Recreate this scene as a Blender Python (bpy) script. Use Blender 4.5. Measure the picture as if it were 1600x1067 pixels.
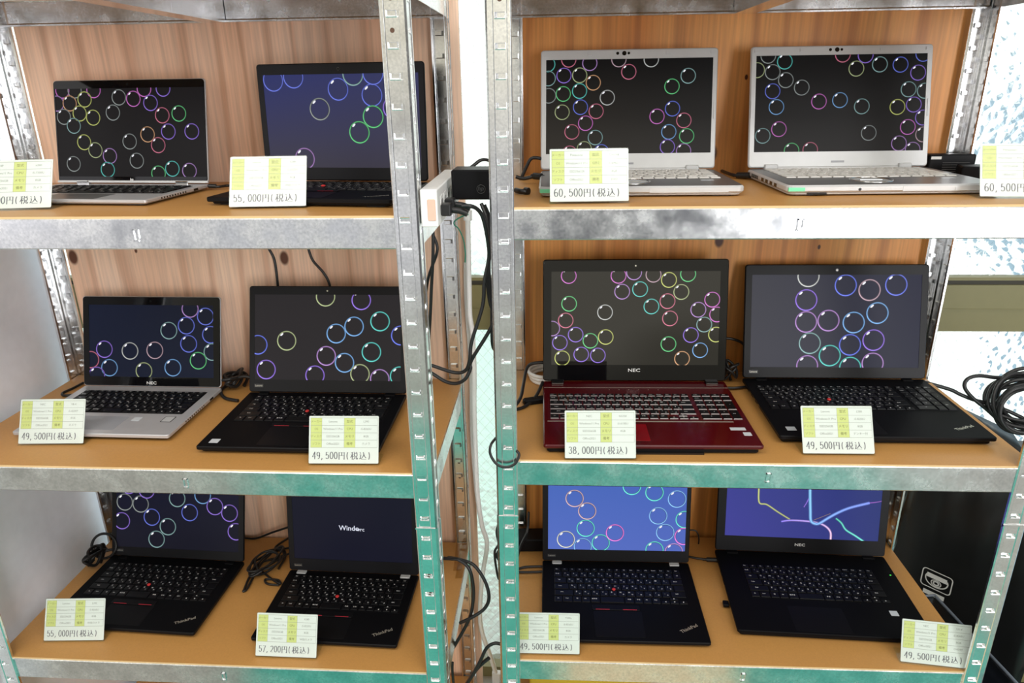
import bpy, math, random
from mathutils import Vector, Matrix
random.seed(7)
for o in list(bpy.data.objects): bpy.data.objects.remove(o)
COL = bpy.context.scene.collection
SC = bpy.context.scene

# ------------------------------------------------------------------ camera, view, light
CAM_POS = Vector((0.0713, -1.0805, 1.5785))
FPX = 1102.27
RR = Vector((0.99848, 0.05213, -0.01434))     # right
DD = Vector((0.00443, -0.34273, -0.93942))    # down
FF = Vector((-0.05388, 0.93797, -0.34246))    # forward
cam_data = bpy.data.cameras.new('camera')
cam = bpy.data.objects.new('camera', cam_data)
COL.objects.link(cam)
FF.normalize(); RR = (RR - FF * RR.dot(FF)).normalized(); DD = FF.cross(RR)
m = Matrix((( RR.x, -DD.x, -FF.x, CAM_POS.x), (RR.y, -DD.y, -FF.y, CAM_POS.y), (RR.z, -DD.z, -FF.z, CAM_POS.z), (0, 0, 0, 1)))
cam.matrix_world = m
cam_data.sensor_width = 36.0
cam_data.lens = FPX * 36.0 / 1600.0
cam_data.clip_start = 0.02
SC.camera = cam
SC.view_settings.view_transform = 'Standard'
SC.view_settings.look = 'None'
SC.view_settings.gamma = 1.0
SC.view_settings.use_curve_mapping = False
SC.view_settings.exposure = 0.0

WORLD_FRONT = 1.0     # room and street in front of the racks
LAMP_W = 13.0

def mk_world():
    w = bpy.data.worlds.new('world'); SC.world = w; w.use_nodes = True
    nt = w.node_tree; nt.nodes.clear()
    N = nt.nodes.new; L = nt.links.new
    out = N('ShaderNodeOutputWorld'); bg = N('ShaderNodeBackground'); L(bg.outputs[0], out.inputs[0])
    tc = N('ShaderNodeTexCoord'); sp = N('ShaderNodeSeparateXYZ'); L(tc.outputs['Generated'], sp.inputs[0])
    def math_(op, a, b=None, c=None, clamp=False):
        n = N('ShaderNodeMath'); n.operation = op; n.use_clamp = clamp
        for i, v in enumerate((a, b, c)):
            if v is None: continue
            if isinstance(v, (int, float)): n.inputs[i].default_value = v
            else: L(v, n.inputs[i])
        return n.outputs[0]
    def sstep(x, a, b):
        n = N('ShaderNodeMapRange'); n.interpolation_type = 'SMOOTHSTEP'
        L(x, n.inputs[0]); n.inputs[1].default_value = a; n.inputs[2].default_value = b
        return n.outputs[0]
    def mix(f, a, b):
        n = N('ShaderNodeMix'); n.data_type = 'RGBA'
        if isinstance(f, float): n.inputs[0].default_value = f
        else: L(f, n.inputs[0])
        for k, v in ((6, a), (7, b)):
            if isinstance(v, tuple): n.inputs[k].default_value = (*v, 1)
            else: L(v, n.inputs[k])
        return n.outputs[2]
    x, y, z = sp.outputs
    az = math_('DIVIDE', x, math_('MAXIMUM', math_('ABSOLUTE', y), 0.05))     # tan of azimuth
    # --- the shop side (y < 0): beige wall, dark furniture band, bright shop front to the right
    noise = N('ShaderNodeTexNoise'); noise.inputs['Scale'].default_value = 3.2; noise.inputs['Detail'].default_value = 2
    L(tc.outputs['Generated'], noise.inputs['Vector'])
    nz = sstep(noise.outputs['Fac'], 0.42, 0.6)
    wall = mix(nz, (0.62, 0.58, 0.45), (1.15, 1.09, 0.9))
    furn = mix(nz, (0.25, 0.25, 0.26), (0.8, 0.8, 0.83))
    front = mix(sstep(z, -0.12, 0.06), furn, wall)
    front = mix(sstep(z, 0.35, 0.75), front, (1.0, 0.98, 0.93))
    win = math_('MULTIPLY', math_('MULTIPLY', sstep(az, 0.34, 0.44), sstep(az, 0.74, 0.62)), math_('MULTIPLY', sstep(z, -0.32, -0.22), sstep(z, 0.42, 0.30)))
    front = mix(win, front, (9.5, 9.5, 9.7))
    dark_zone = math_('MULTIPLY', math_('MULTIPLY', sstep(az, -0.12, 0.05), sstep(az, 0.36, 0.24)), math_('MULTIPLY', sstep(z, -0.5, -0.3), sstep(z, -0.04, -0.12)))
    front = mix(math_('MULTIPLY', dark_zone, 0.8), front, (0.10, 0.10, 0.11))  # dark zone added to the surroundings so the right beams reflect darker
    front = mix(math_('MULTIPLY', math_('MULTIPLY', sstep(az, 0.62, 0.8), sstep(z, 0.5, 0.3)), 0.75), front, (0.12, 0.12, 0.13))  # far right darkened too, for the right post's reflection
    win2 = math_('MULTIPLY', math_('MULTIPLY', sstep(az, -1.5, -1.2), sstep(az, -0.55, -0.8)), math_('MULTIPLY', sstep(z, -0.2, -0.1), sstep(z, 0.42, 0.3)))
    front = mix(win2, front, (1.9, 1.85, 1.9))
    # --- outdoors behind the glass (y > 0)
    n2 = N('ShaderNodeTexNoise'); n2.inputs['Scale'].default_value = 9; n2.inputs['Detail'].default_value = 3
    L(tc.outputs['Generated'], n2.inputs['Vector'])
    side = sstep(math_('ADD', az, math_('MULTIPLY', n2.outputs['Fac'], 0.5)), 0.69, 0.73)
    back = mix(side, (1.5, 1.55, 1.47), (0.38, 0.56, 0.70))
    low = mix(sstep(math_('ADD', z, math_('MULTIPLY', n2.outputs['Fac'], 0.25)), -0.2, -0.42), (0.85, 1.15, 1.0), (0.5, 0.52, 0.46))
    isl = math_('MULTIPLY', sstep(z, -0.12, -0.25), sstep(az, 0.42, 0.22))
    back = mix(isl, back, low)
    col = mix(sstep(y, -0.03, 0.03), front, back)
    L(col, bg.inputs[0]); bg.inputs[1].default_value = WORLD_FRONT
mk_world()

def lamp(name, loc, size, sizey, watt, rot, color=(1, 1, 1)):
    d = bpy.data.lights.new(name, 'AREA'); d.shape = 'RECTANGLE'; d.size = size; d.size_y = sizey; d.energy = watt; d.color = color
    o = bpy.data.objects.new(name, d); COL.objects.link(o); o.location = loc; o.rotation_euler = rot
    return o
lamp('added_shelf_light', (-0.75, -1.15, 2.55), 1.3, 0.5, LAMP_W, (math.radians(28), 0, 0), (1, 0.97, 0.92))  # unseen area lights, added to brighten the shelf boards
lamp('added_shelf_light', (0.95, -1.15, 2.55), 1.3, 0.5, LAMP_W, (math.radians(28), 0, 0), (1, 0.97, 0.92))

def at(px, py, X=None, Y=None, Z=None):
    """point of the place seen at a pixel of the 1600x1067 photograph, on a plane X, Y or Z"""
    d = RR * ((px - 800) / FPX) + DD * ((py - 533.5) / FPX) + FF
    if Y is not None: t = (Y - CAM_POS.y) / d.y
    elif Z is not None: t = (Z - CAM_POS.z) / d.z
    else: t = (X - CAM_POS.x) / d.x
    return CAM_POS + d * t

def srgb(r, g, b):
    f = lambda c: (c / 255 / 12.92) if c / 255 <= 0.04045 else ((c / 255 + 0.055) / 1.055) ** 2.4
    return (f(r), f(g), f(b))

# ------------------------------------------------------------------ materials
MATS = {}
def mat(name, color=(0.5, 0.5, 0.5), rough=0.5, metal=0.0, spec=0.5, coat=0.0, coat_rough=0.05, noise=None, bump=None, emit=None, estr=1.0):
    if name in MATS: return MATS[name]
    m = bpy.data.materials.new(name); m.use_nodes = True; nt = m.node_tree; b = nt.nodes['Principled BSDF']
    b.inputs['Base Color'].default_value = (*color, 1); b.inputs['Roughness'].default_value = rough
    b.inputs['Metallic'].default_value = metal; b.inputs['Specular IOR Level'].default_value = spec
    b.inputs['Coat Weight'].default_value = coat; b.inputs['Coat Roughness'].default_value = coat_rough
    tc = nt.nodes.new('ShaderNodeTexCoord')
    sc, amt = noise if noise else (40.0, 0.06)
    n = nt.nodes.new('ShaderNodeTexNoise'); n.inputs['Scale'].default_value = sc; n.inputs['Detail'].default_value = 3
    nt.links.new(tc.outputs['Object'], n.inputs['Vector'])
    hs = nt.nodes.new('ShaderNodeMapRange'); nt.links.new(n.outputs['Fac'], hs.inputs[0])
    hs.inputs[3].default_value = 1 - amt; hs.inputs[4].default_value = 1 + amt
    mx = nt.nodes.new('ShaderNodeMix'); mx.data_type = 'RGBA'; mx.blend_type = 'MULTIPLY'; mx.inputs[0].default_value = 1
    mx.inputs[6].default_value = (*color, 1); nt.links.new(hs.outputs[0], mx.inputs[7]); nt.links.new(mx.outputs[2], b.inputs['Base Color'])
    if bump:
        bp = nt.nodes.new('ShaderNodeBump'); n2 = nt.nodes.new('ShaderNodeTexNoise'); n2.inputs['Scale'].default_value = bump[0]
        nt.links.new(tc.outputs['Object'], n2.inputs['Vector']); nt.links.new(n2.outputs['Fac'], bp.inputs['Height'])
        bp.inputs['Strength'].default_value = bump[1]; bp.inputs['Distance'].default_value = 0.001
        nt.links.new(bp.outputs[0], b.inputs['Normal'])
    if emit:
        b.inputs['Emission Color'].default_value = (*emit, 1); b.inputs['Emission Strength'].default_value = estr
    MATS[name] = m
    return m

def wood_mat(name, light, mid, dark, knots=(), rough=0.45):
    m = bpy.data.materials.new(name); m.use_nodes = True; nt = m.node_tree; N = nt.nodes.new; L = nt.links.new
    b = nt.nodes['Principled BSDF']; b.inputs['Roughness'].default_value = rough
    tc = N('ShaderNodeTexCoord')
    mp = N('ShaderNodeMapping'); mp.inputs['Scale'].default_value = (1, 1, 0.16); L(tc.outputs['Object'], mp.inputs[0])
    big = N('ShaderNodeTexNoise'); big.inputs['Scale'].default_value = 5; big.inputs['Detail'].default_value = 2; big.inputs['Distortion'].default_value = 0.6; L(mp.outputs[0], big.inputs['Vector'])
    wv = N('ShaderNodeTexWave'); wv.wave_type = 'BANDS'; wv.bands_direction = 'X'; wv.inputs['Scale'].default_value = 4.5; wv.inputs['Distortion'].default_value = 11
    wv.inputs['Detail'].default_value = 2; wv.inputs['Detail Scale'].default_value = 0.7; L(mp.outputs[0], wv.inputs['Vector'])
    mp2 = N('ShaderNodeMapping'); mp2.inputs['Scale'].default_value = (1, 1, 0.03); L(tc.outputs['Object'], mp2.inputs[0])
    fi = N('ShaderNodeTexNoise'); fi.inputs['Scale'].default_value = 190; fi.inputs['Detail'].default_value = 3; L(mp2.outputs[0], fi.inputs['Vector'])
    r1 = N('ShaderNodeValToRGB'); L(big.outputs['Fac'], r1.inputs[0])
    r1.color_ramp.elements[0].position = 0.33; r1.color_ramp.elements[0].color = (*mid, 1)
    r1.color_ramp.elements[1].position = 0.65; r1.color_ramp.elements[1].color = (*light, 1)
    r2 = N('ShaderNodeValToRGB'); L(wv.outputs['Fac'], r2.inputs[0])
    r2.color_ramp.elements[0].position = 0.0; r2.color_ramp.elements[0].color = (0, 0, 0, 1)
    r2.color_ramp.elements[1].position = 0.22; r2.color_ramp.elements[1].color = (1, 1, 1, 1)
    inv = N('ShaderNodeMath'); inv.operation = 'MULTIPLY_ADD'; inv.inputs[1].default_value = -0.42; inv.inputs[2].default_value = 0.42; L(r2.outputs[0], inv.inputs[0])
    m1 = N('ShaderNodeMix'); m1.data_type = 'RGBA'; L(inv.outputs[0], m1.inputs[0]); L(r1.outputs[0], m1.inputs[6]); m1.inputs[7].default_value = (*dark, 1)
    fr = N('ShaderNodeMapRange'); L(fi.outputs['Fac'], fr.inputs[0]); fr.inputs[1].default_value = 0.3; fr.inputs[2].default_value = 0.7; fr.inputs[3].default_value = 0.84; fr.inputs[4].default_value = 1.10
    m2 = N('ShaderNodeMix'); m2.data_type = 'RGBA'; m2.blend_type = 'MULTIPLY'; m2.inputs[0].default_value = 1; L(m1.outputs[2], m2.inputs[6]); L(fr.outputs[0], m2.inputs[7])
    last = m2.outputs[2]
    for (kx, ky, kz, r) in knots:
        dn = N('ShaderNodeVectorMath'); dn.operation = 'MULTIPLY'; dn.inputs[1].default_value = (1, 1, 0.62)
        sb = N('ShaderNodeVectorMath'); sb.operation = 'SUBTRACT'; sb.inputs[1].default_value = (kx, ky, kz); L(tc.outputs['Object'], sb.inputs[0]); L(sb.outputs[0], dn.inputs[0])
        ln = N('ShaderNodeVectorMath'); ln.operation = 'LENGTH'; L(dn.outputs[0], ln.inputs[0])
        mr = N('ShaderNodeMapRange'); mr.interpolation_type = 'SMOOTHSTEP'; L(ln.outputs['Value'], mr.inputs[0]); mr.inputs[1].default_value = r; mr.inputs[2].default_value = r * 0.55; mr.inputs[3].default_value = 0; mr.inputs[4].default_value = 1
        mk = N('ShaderNodeMix'); mk.data_type = 'RGBA'; L(mr.outputs[0], mk.inputs[0]); L(last, mk.inputs[6]); mk.inputs[7].default_value = (dark[0] * 0.25, dark[1] * 0.2, dark[2] * 0.2, 1)
        last = mk.outputs[2]
    L(last, b.inputs['Base Color'])
    MATS[name] = m
    return m

def steel_mat(name='galvanised_steel', base=0.78, rough=0.26, var=1.0):
    m = bpy.data.materials.new(name); m.use_nodes = True; nt = m.node_tree; N = nt.nodes.new; L = nt.links.new
    b = nt.nodes['Principled BSDF']; b.inputs['Metallic'].default_value = 1.0
    tc = N('ShaderNodeTexCoord')
    n = N('ShaderNodeTexNoise'); n.inputs['Scale'].default_value = 260; n.inputs['Detail'].default_value = 4; L(tc.outputs['Object'], n.inputs['Vector'])
    n2 = N('ShaderNodeTexNoise'); n2.inputs['Scale'].default_value = 22; n2.inputs['Detail'].default_value = 4; L(tc.outputs['Object'], n2.inputs['Vector'])
    ad = N('ShaderNodeMath'); ad.operation = 'MULTIPLY'; L(n.outputs['Fac'], ad.inputs[0]); L(n2.outputs['Fac'], ad.inputs[1])
    cr = N('ShaderNodeValToRGB'); L(ad.outputs[0], cr.inputs[0])
    cr.color_ramp.elements[0].position = 0.12; cr.color_ramp.elements[0].color = (base * (1 - .22 * var), base * (1 - .2 * var), base * (1 - .18 * var), 1)
    cr.color_ramp.elements[1].position = 0.38; cr.color_ramp.elements[1].color = (base * 1.12, base * 1.13, base * 1.14, 1)
    L(cr.outputs[0], b.inputs['Base Color'])
    mr = N('ShaderNodeMapRange'); L(n2.outputs['Fac'], mr.inputs[0]); mr.inputs[1].default_value = 0.3; mr.inputs[2].default_value = 0.7
    mr.inputs[3].default_value = rough - 0.06 * var; mr.inputs[4].default_value = rough + 0.1 * var; L(mr.outputs[0], b.inputs['Roughness'])
    bp = N('ShaderNodeBump'); bp.inputs['Strength'].default_value = 0.03; bp.inputs['Distance'].default_value = 0.0006; L(n2.outputs['Fac'], bp.inputs['Height']); L(bp.outputs[0], b.inputs['Normal'])
    MATS[name] = m
    return m

def glass_mat(name='wired_pattern_glass'):
    m = bpy.data.materials.new(name); m.use_nodes = True; nt = m.node_tree; N = nt.nodes.new; L = nt.links.new
    nt.nodes.clear(); out = N('ShaderNodeOutputMaterial')
    tc = N('ShaderNodeTexCoord')
    vo = N('ShaderNodeTexVoronoi'); vo.feature = 'SMOOTH_F1'; vo.inputs['Scale'].default_value = 58; vo.inputs['Smoothness'].default_value = 0.35
    L(tc.outputs['Object'], vo.inputs['Vector'])
    bp = N('ShaderNodeBump'); bp.inputs['Strength'].default_value = 0.55; bp.inputs['Distance'].default_value = 0.006; L(vo.outputs['Distance'], bp.inputs['Height'])
    gl = N('ShaderNodeBsdfRefraction'); gl.inputs['IOR'].default_value = 1.33; gl.inputs['Roughness'].default_value = 0.05; gl.inputs['Color'].default_value = (0.93, 0.98, 0.97, 1)
    L(bp.outputs[0], gl.inputs['Normal'])
    tr = N('ShaderNodeBsdfTranslucent'); tr.inputs['Color'].default_value = (0.9, 0.95, 0.95, 1); L(bp.outputs[0], tr.inputs['Normal'])
    mx = N('ShaderNodeMixShader'); mx.inputs[0].default_value = 0.12; L(gl.outputs[0], mx.inputs[1]); L(tr.outputs[0], mx.inputs[2])
    gs = N('ShaderNodeBsdfGlossy'); gs.inputs['Roughness'].default_value = 0.1; L(bp.outputs[0], gs.inputs['Normal'])
    mg = N('ShaderNodeMixShader'); mg.inputs[0].default_value = 0.05; L(mx.outputs[0], mg.inputs[1]); L(gs.outputs[0], mg.inputs[2])
    # diagonal wires inside the pane
    sp = N('ShaderNodeSeparateXYZ'); L(tc.outputs['Object'], sp.inputs[0])
    lines = []
    for sg in (1, -1):
        a = N('ShaderNodeMath'); a.operation = 'MULTIPLY_ADD'; L(sp.outputs[0], a.inputs[0]); a.inputs[1].default_value = sg * 1.22; L(sp.outputs[2], a.inputs[2])
        s = N('ShaderNodeMath'); s.operation = 'MULTIPLY'; L(a.outputs[0], s.inputs[0]); s.inputs[1].default_value = 1 / 0.0315
        f = N('ShaderNodeMath'); f.operation = 'FRACT'; L(s.outputs[0], f.inputs[0])
        c = N('ShaderNodeMath'); c.operation = 'LESS_THAN'; L(f.outputs[0], c.inputs[0]); c.inputs[1].default_value = 0.032
        lines.append(c)
    mxm = N('ShaderNodeMath'); mxm.operation = 'MAXIMUM'; L(lines[0].outputs[0], mxm.inputs[0]); L(lines[1].outputs[0], mxm.inputs[1])
    wire = N('ShaderNodeBsdfDiffuse'); wire.inputs['Color'].default_value = (0.25, 0.27, 0.25, 1)
    k = N('ShaderNodeMath'); k.operation = 'MULTIPLY'; k.inputs[1].default_value = 0.5; L(mxm.outputs[0], k.inputs[0])
    fin = N('ShaderNodeMixShader'); L(k.outputs[0], fin.inputs[0]); L(mg.outputs[0], fin.inputs[1]); L(wire.outputs[0], fin.inputs[2])
    L(fin.outputs[0], out.inputs[0])
    MATS[name] = m
    return m

def clear_mat(name='clear_acrylic', tint=(0.97, 0.99, 0.98), gloss=0.035, rough=0.12):
    m = bpy.data.materials.new(name); m.use_nodes = True; nt = m.node_tree; N = nt.nodes.new; L = nt.links.new
    nt.nodes.clear(); out = N('ShaderNodeOutputMaterial')
    t = N('ShaderNodeBsdfTransparent'); t.inputs[0].default_value = (*tint, 1)
    g = N('ShaderNodeBsdfGlossy'); g.inputs['Roughness'].default_value = rough
    f = N('ShaderNodeLayerWeight'); f.inputs[0].default_value = 0.25
    p = N('ShaderNodeMath'); p.operation = 'POWER'; p.inputs[1].default_value = 2.5; L(f.outputs['Facing'], p.inputs[0])
    a = N('ShaderNodeMath'); a.operation = 'MULTIPLY_ADD'; a.inputs[1].default_value = 0.5; a.inputs[2].default_value = gloss * .6; L(p.outputs[0], a.inputs[0]); a.use_clamp = True
    mx = N('ShaderNodeMixShader'); L(a.outputs[0], mx.inputs[0]); L(t.outputs[0], mx.inputs[1]); L(g.outputs[0], mx.inputs[2]); L(mx.outputs[0], out.inputs[0])
    MATS[name] = m
    return m

def screen_mat(name, rough, refl):
    m = bpy.data.materials.new(name); m.use_nodes = True; nt = m.node_tree; b = nt.nodes['Principled BSDF']
    a = nt.nodes.new('ShaderNodeVertexColor'); a.layer_name = 'Col'
    b.inputs['Base Color'].default_value = (0.004, 0.004, 0.005, 1); b.inputs['Roughness'].default_value = rough
    b.inputs['Specular IOR Level'].default_value = refl
    nt.links.new(a.outputs[0], b.inputs['Emission Color']); b.inputs['Emission Strength'].default_value = 1.0
    MATS[name] = m
    return m

STEEL = steel_mat(base=0.86, rough=0.2, var=0.4); STEEL_B = steel_mat('galvanised_beam_steel', 0.8, 0.22)
PLY_L = wood_mat('pale_plywood', srgb(252, 217, 190), srgb(238, 190, 156), srgb(186, 122, 80),
                 knots=((-0.975, 0.385, 1.236, 0.013), (-0.503, 0.385, 1.233, 0.012), (-0.83, 0.385, 1.25, 0.004), (-0.30, 0.385, 1.49, 0.005)))
PLY_R = wood_mat('orange_plywood', srgb(240, 172, 96), srgb(212, 134, 60), srgb(142, 70, 20),
                 knots=((0.40, 0.425, 1.44, 0.013), (0.43, 0.425, 1.26, 0.012), (0.455, 0.425, 1.585, 0.004), (0.64, 0.425, 1.245, 0.004)))
BOARD = mat('hardboard', srgb(196, 144, 80), 0.42, noise=(300, 0.10))
BOARD_E = mat('hardboard_edge', srgb(226, 190, 140), 0.7)
GLASS = glass_mat()
CLEAR = clear_mat()
BIN = clear_mat('cloudy_plastic', (0.72, 0.76, 0.84), 0.12, 0.2)
TAPE = clear_mat('yellowed_tape', (0.95, 0.9, 0.75), 0.14, 0.15)
FRAME = mat('olive_sash_paint', srgb(122, 118, 80), 0.45)
FRAME_D = mat('dark_gasket', srgb(50, 48, 38), 0.6)
WHITE_W = mat('white_wall_panel', srgb(240, 241, 247), 0.5)
BLK = mat('black_plastic', (0.005, 0.005, 0.006), 0.42, spec=0.14)
BLK_S = mat('black_soft_plastic', (0.004, 0.004, 0.005), 0.5, spec=0.08)
BLK_G = mat('black_gloss_plastic', (0.006, 0.006, 0.007), 0.08, spec=0.5)
BEZ = mat('black_bezel', (0.009, 0.009, 0.011), 0.4, spec=0.22)
BEZ_G = mat('glossy_bezel', (0.003, 0.003, 0.004), 0.05, spec=0.3)
SILV = mat('silver_plastic', (0.56, 0.56, 0.58), 0.32, metal=0.35)
SILV_L = mat('pale_silver', (0.60, 0.61, 0.62), 0.35, metal=0.15)
SILV_D = mat('grey_palm_rest', (0.17, 0.17, 0.175), 0.35, metal=0.4)
PAD = mat('grey_touchpad', (0.34, 0.35, 0.38), 0.3)
RED_D = mat('glossy_red_shell', (0.075, 0.0015, 0.004), 0.2, spec=0.35, coat=0.1)
RED_P = mat('bright_red_pad', (0.22, 0.003, 0.008), 0.2, spec=0.4, coat=0.1)
KEYB = mat('black_key', (0.005, 0.005, 0.006), 0.4, spec=0.25)
KEYW = mat('white_key', (0.70, 0.69, 0.66), 0.4)
KEYE = mat('pale_key_side', (0.36, 0.33, 0.33), 0.3)
LEG_W = mat('legend_white', (0.75, 0.75, 0.75), 0.5)
LEG_G = mat('legend_grey', (0.25, 0.25, 0.25), 0.5)
REDM = mat('red_rubber', (0.62, 0.03, 0.03), 0.55)
REDL = mat('red_line', (0.5, 0.02, 0.04), 0.4)
STK = mat('pale_sticker', (0.62, 0.66, 0.70), 0.35)
CHROME = mat('chrome', (0.75, 0.75, 0.75), 0.15, metal=1.0)
PAPER = mat('white_card', srgb(226, 227, 224), 0.5, noise=(80, 0.01))
PAPER_Y = mat('yellow_green_print', srgb(200, 208, 128), 0.5, noise=(80, 0.01))
INK = mat('grey_ink', srgb(95, 93, 102), 0.6)
INK_F = mat('faint_ink', srgb(140, 142, 135), 0.6)
INK_Y = mat('faint_ink_on_yellow', srgb(135, 138, 80), 0.6)
WPL = mat('white_plastic', (0.90, 0.89, 0.87), 0.4)
WCAB = mat('white_cable', (0.93, 0.92, 0.89), 0.45)
GREEN_W = mat('green_wire', (0.05, 0.28, 0.18), 0.45)
AMBER = mat('amber_switch', srgb(235, 190, 170), 0.25)
RUBBER = mat('black_rubber', (0.012, 0.012, 0.013), 0.38)
BAG = mat('black_plastic_bag', (0.006, 0.006, 0.006), 0.38, bump=(9, 1.0))
PRINT_W = mat('silver_print', (0.62, 0.60, 0.56), 0.5)
HOLE = mat('dark_hole', (0.10, 0.05, 0.03), 0.8)
LOGO_S = mat('silver_logo', (0.6, 0.58, 0.5), 0.3, metal=0.6)
SCR_M = screen_mat('matte_screen', 0.35, 0.12)
SCR_G = screen_mat('glossy_screen', 0.03, 0.5)

# ------------------------------------------------------------------ mesh helper
_txt = {}
def text_geo(s, bold=0.0):
    k = (s, bold)
    if k in _txt: return _txt[k]
    c = bpy.data.curves.new('t', 'FONT'); c.body = s; c.resolution_u = 2; c.offset = bold; c.align_x = 'CENTER'; c.align_y = 'CENTER'
    o = bpy.data.objects.new('t', c); COL.objects.link(o)
    dg = bpy.context.evaluated_depsgraph_get(); dg.update()
    me = o.evaluated_get(dg).to_mesh()
    vs = [(v.co.x, v.co.y) for v in me.vertices]; fs = [tuple(p.vertices) for p in me.polygons]
    o.evaluated_get(dg).to_mesh_clear(); bpy.data.objects.remove(o); bpy.data.curves.remove(c)
    _txt[k] = (vs, fs)
    return _txt[k]

class MB:
    def __init__(s): s.v = []; s.f = []; s.m = []; s.sm = []; s.c = []; s.T = Matrix.Identity(4)
    def add(s, vs, fs, mi=0, smooth=False, col=None):
        b = len(s.v); s.v += [s.T @ Vector(v) for v in vs]
        for f in fs: s.f.append([b + i for i in f]); s.m.append(mi); s.sm.append(smooth); s.c.append(col)
    def box(s, x0, x1, y0, y1, z0, z1, mi=0):
        s.add([(x0, y0, z0), (x1, y0, z0), (x1, y1, z0), (x0, y1, z0), (x0, y0, z1), (x1, y0, z1), (x1, y1, z1), (x0, y1, z1)],
              [(0, 3, 2, 1), (4, 5, 6, 7), (0, 1, 5, 4), (1, 2, 6, 5), (2, 3, 7, 6), (3, 0, 4, 7)], mi)
    def slab(s, x0, x1, y0, y1, z0, z1, r=0.004, c=0.0006, mi=0, mtop=None, seg=4, axis='z'):
        """rounded rectangle plate with chamfered rims; axis gives the thin direction"""
        def ring(inset):
            pts = []; rr = max(r - inset, 0.0002)
            for cx, cy, a0 in ((x1 - r, y1 - r, 0), (x0 + r, y1 - r, 90), (x0 + r, y0 + r, 180), (x1 - r, y0 + r, 270)):
                for i in range(seg + 1):
                    a = math.radians(a0 + 90 * i / seg); pts.append((cx + rr * math.cos(a), cy + rr * math.sin(a)))
            return pts
        rings = [(ring(c), z0), (ring(0), z0 + c), (ring(0), z1 - c), (ring(c), z1)]
        vs = []; n = len(rings[0][0])
        for pts, z in rings:
            for p in pts: vs.append((p[0], p[1], z) if axis == 'z' else (p[0], z, p[1]))
        fs = []
        flip = axis != 'z'
        for k in range(3):
            for i in range(n):
                j = (i + 1) % n; f = (k * n + i, k * n + j, (k + 1) * n + j, (k + 1) * n + i); fs.append(f[::-1] if flip else f)
        bot = list(range(n))[::-1]; top = list(range(3 * n, 4 * n))
        if flip: bot = bot[::-1]; top = top[::-1]
        s.add(vs, fs + [bot], mi); 
        b = len(s.v) - len(vs); s.f.append([b + i for i in top]); s.m.append(mi if mtop is None else mtop); s.sm.append(False); s.c.append(None)
    def prism(s, poly, a0, a1, axis='x', mi=0, smooth=False):
        n = len(poly)
        def P(p, a): return {'x': (a, p[0], p[1]), 'y': (p[0], a, p[1]), 'z': (p[0], p[1], a)}[axis]
        vs = [P(p, a0) for p in poly] + [P(p, a1) for p in poly]
        s.add(vs, [(i, (i + 1) % n, n + (i + 1) % n, n + i) for i in range(n)], mi, smooth)
        s.add(vs, [tuple(range(n))[::-1], tuple(range(n, 2 * n))], mi)
    def tube(s, pts, r, seg=8, mi=0, closed=False, cat=True):
        pts = [Vector(p) for p in pts]
        if cat and len(pts) > 2:
            q = []; n = len(pts); rng = range(n if closed else n - 1)
            for i in rng:
                p0 = pts[(i - 1) % n] if (closed or i > 0) else pts[0]; p1 = pts[i]; p2 = pts[(i + 1) % n]; p3 = pts[(i + 2) % n] if (closed or i + 2 < n) else p2
                for k in range(6):
                    t = k / 6; q.append(0.5 * ((2 * p1) + (p2 - p0) * t + (2 * p0 - 5 * p1 + 4 * p2 - p3) * t * t + (3 * p1 - p0 - 3 * p2 + p3) * t ** 3))
            if not closed: q.append(pts[-1])
            pts = q
        n = len(pts); vs = []; up = Vector((0.13, 0.31, 0.94)); prev = None
        for i, p in enumerate(pts):
            t = (pts[(i + 1) % n] - pts[i - 1]) if closed else (pts[min(i + 1, n - 1)] - pts[max(i - 1, 0)])
            if t.length < 1e-9: t = Vector((0, 0, 1))
            t.normalize()
            a = (prev - t * prev.dot(t)) if prev else up.cross(t)
            if a.length < 1e-5: a = Vector((1, 0, 0)).cross(t)
            a.normalize(); prev = a; b = t.cross(a)
            for k in range(seg):
                an = 2 * math.pi * k / seg; vs.append(p + (a * math.cos(an) + b * math.sin(an)) * r)
        fs = []
        for i in range(n if closed else n - 1):
            for k in range(seg):
                j = (i + 1) % n; fs.append((i * seg + k, i * seg + (k + 1) % seg, j * seg + (k + 1) % seg, j * seg + k))
        s.add(vs, fs, mi, True)
        if not closed: s.add(vs, [tuple(range(seg))[::-1], tuple(range((n - 1) * seg, n * seg))], mi)
    def disc(s, c, r, n, ax='z', h=0.0, mi=0, seg=20):
        """short cylinder from c along axis ax by h"""
        o = []
        for d in (0, h):
            for k in range(seg):
                a = 2 * math.pi * k / seg; u, v = r * math.cos(a), r * math.sin(a)
                o.append({'z': (c[0] + u, c[1] + v, c[2] + d), 'y': (c[0] + u, c[1] + d, c[2] + v), 'x': (c[0] + d, c[1] + u, c[2] + v)}[ax])
        fs = [(k, (k + 1) % seg, seg + (k + 1) % seg, seg + k) for k in range(seg)] if h else []
        s.add(o, fs + [tuple(range(seg)), tuple(range(seg, 2 * seg))] if h else [tuple(range(seg))], mi)
    def text(s, t, size, M, mi=0, bold=0.0, sx=1.0, shear=0.0):
        vs, fs = text_geo(t, bold)
        if not vs: return
        s.add([M @ Vector(((x + y * shear) * size * sx, y * size, 0)) for x, y in vs], fs, mi)
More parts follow.
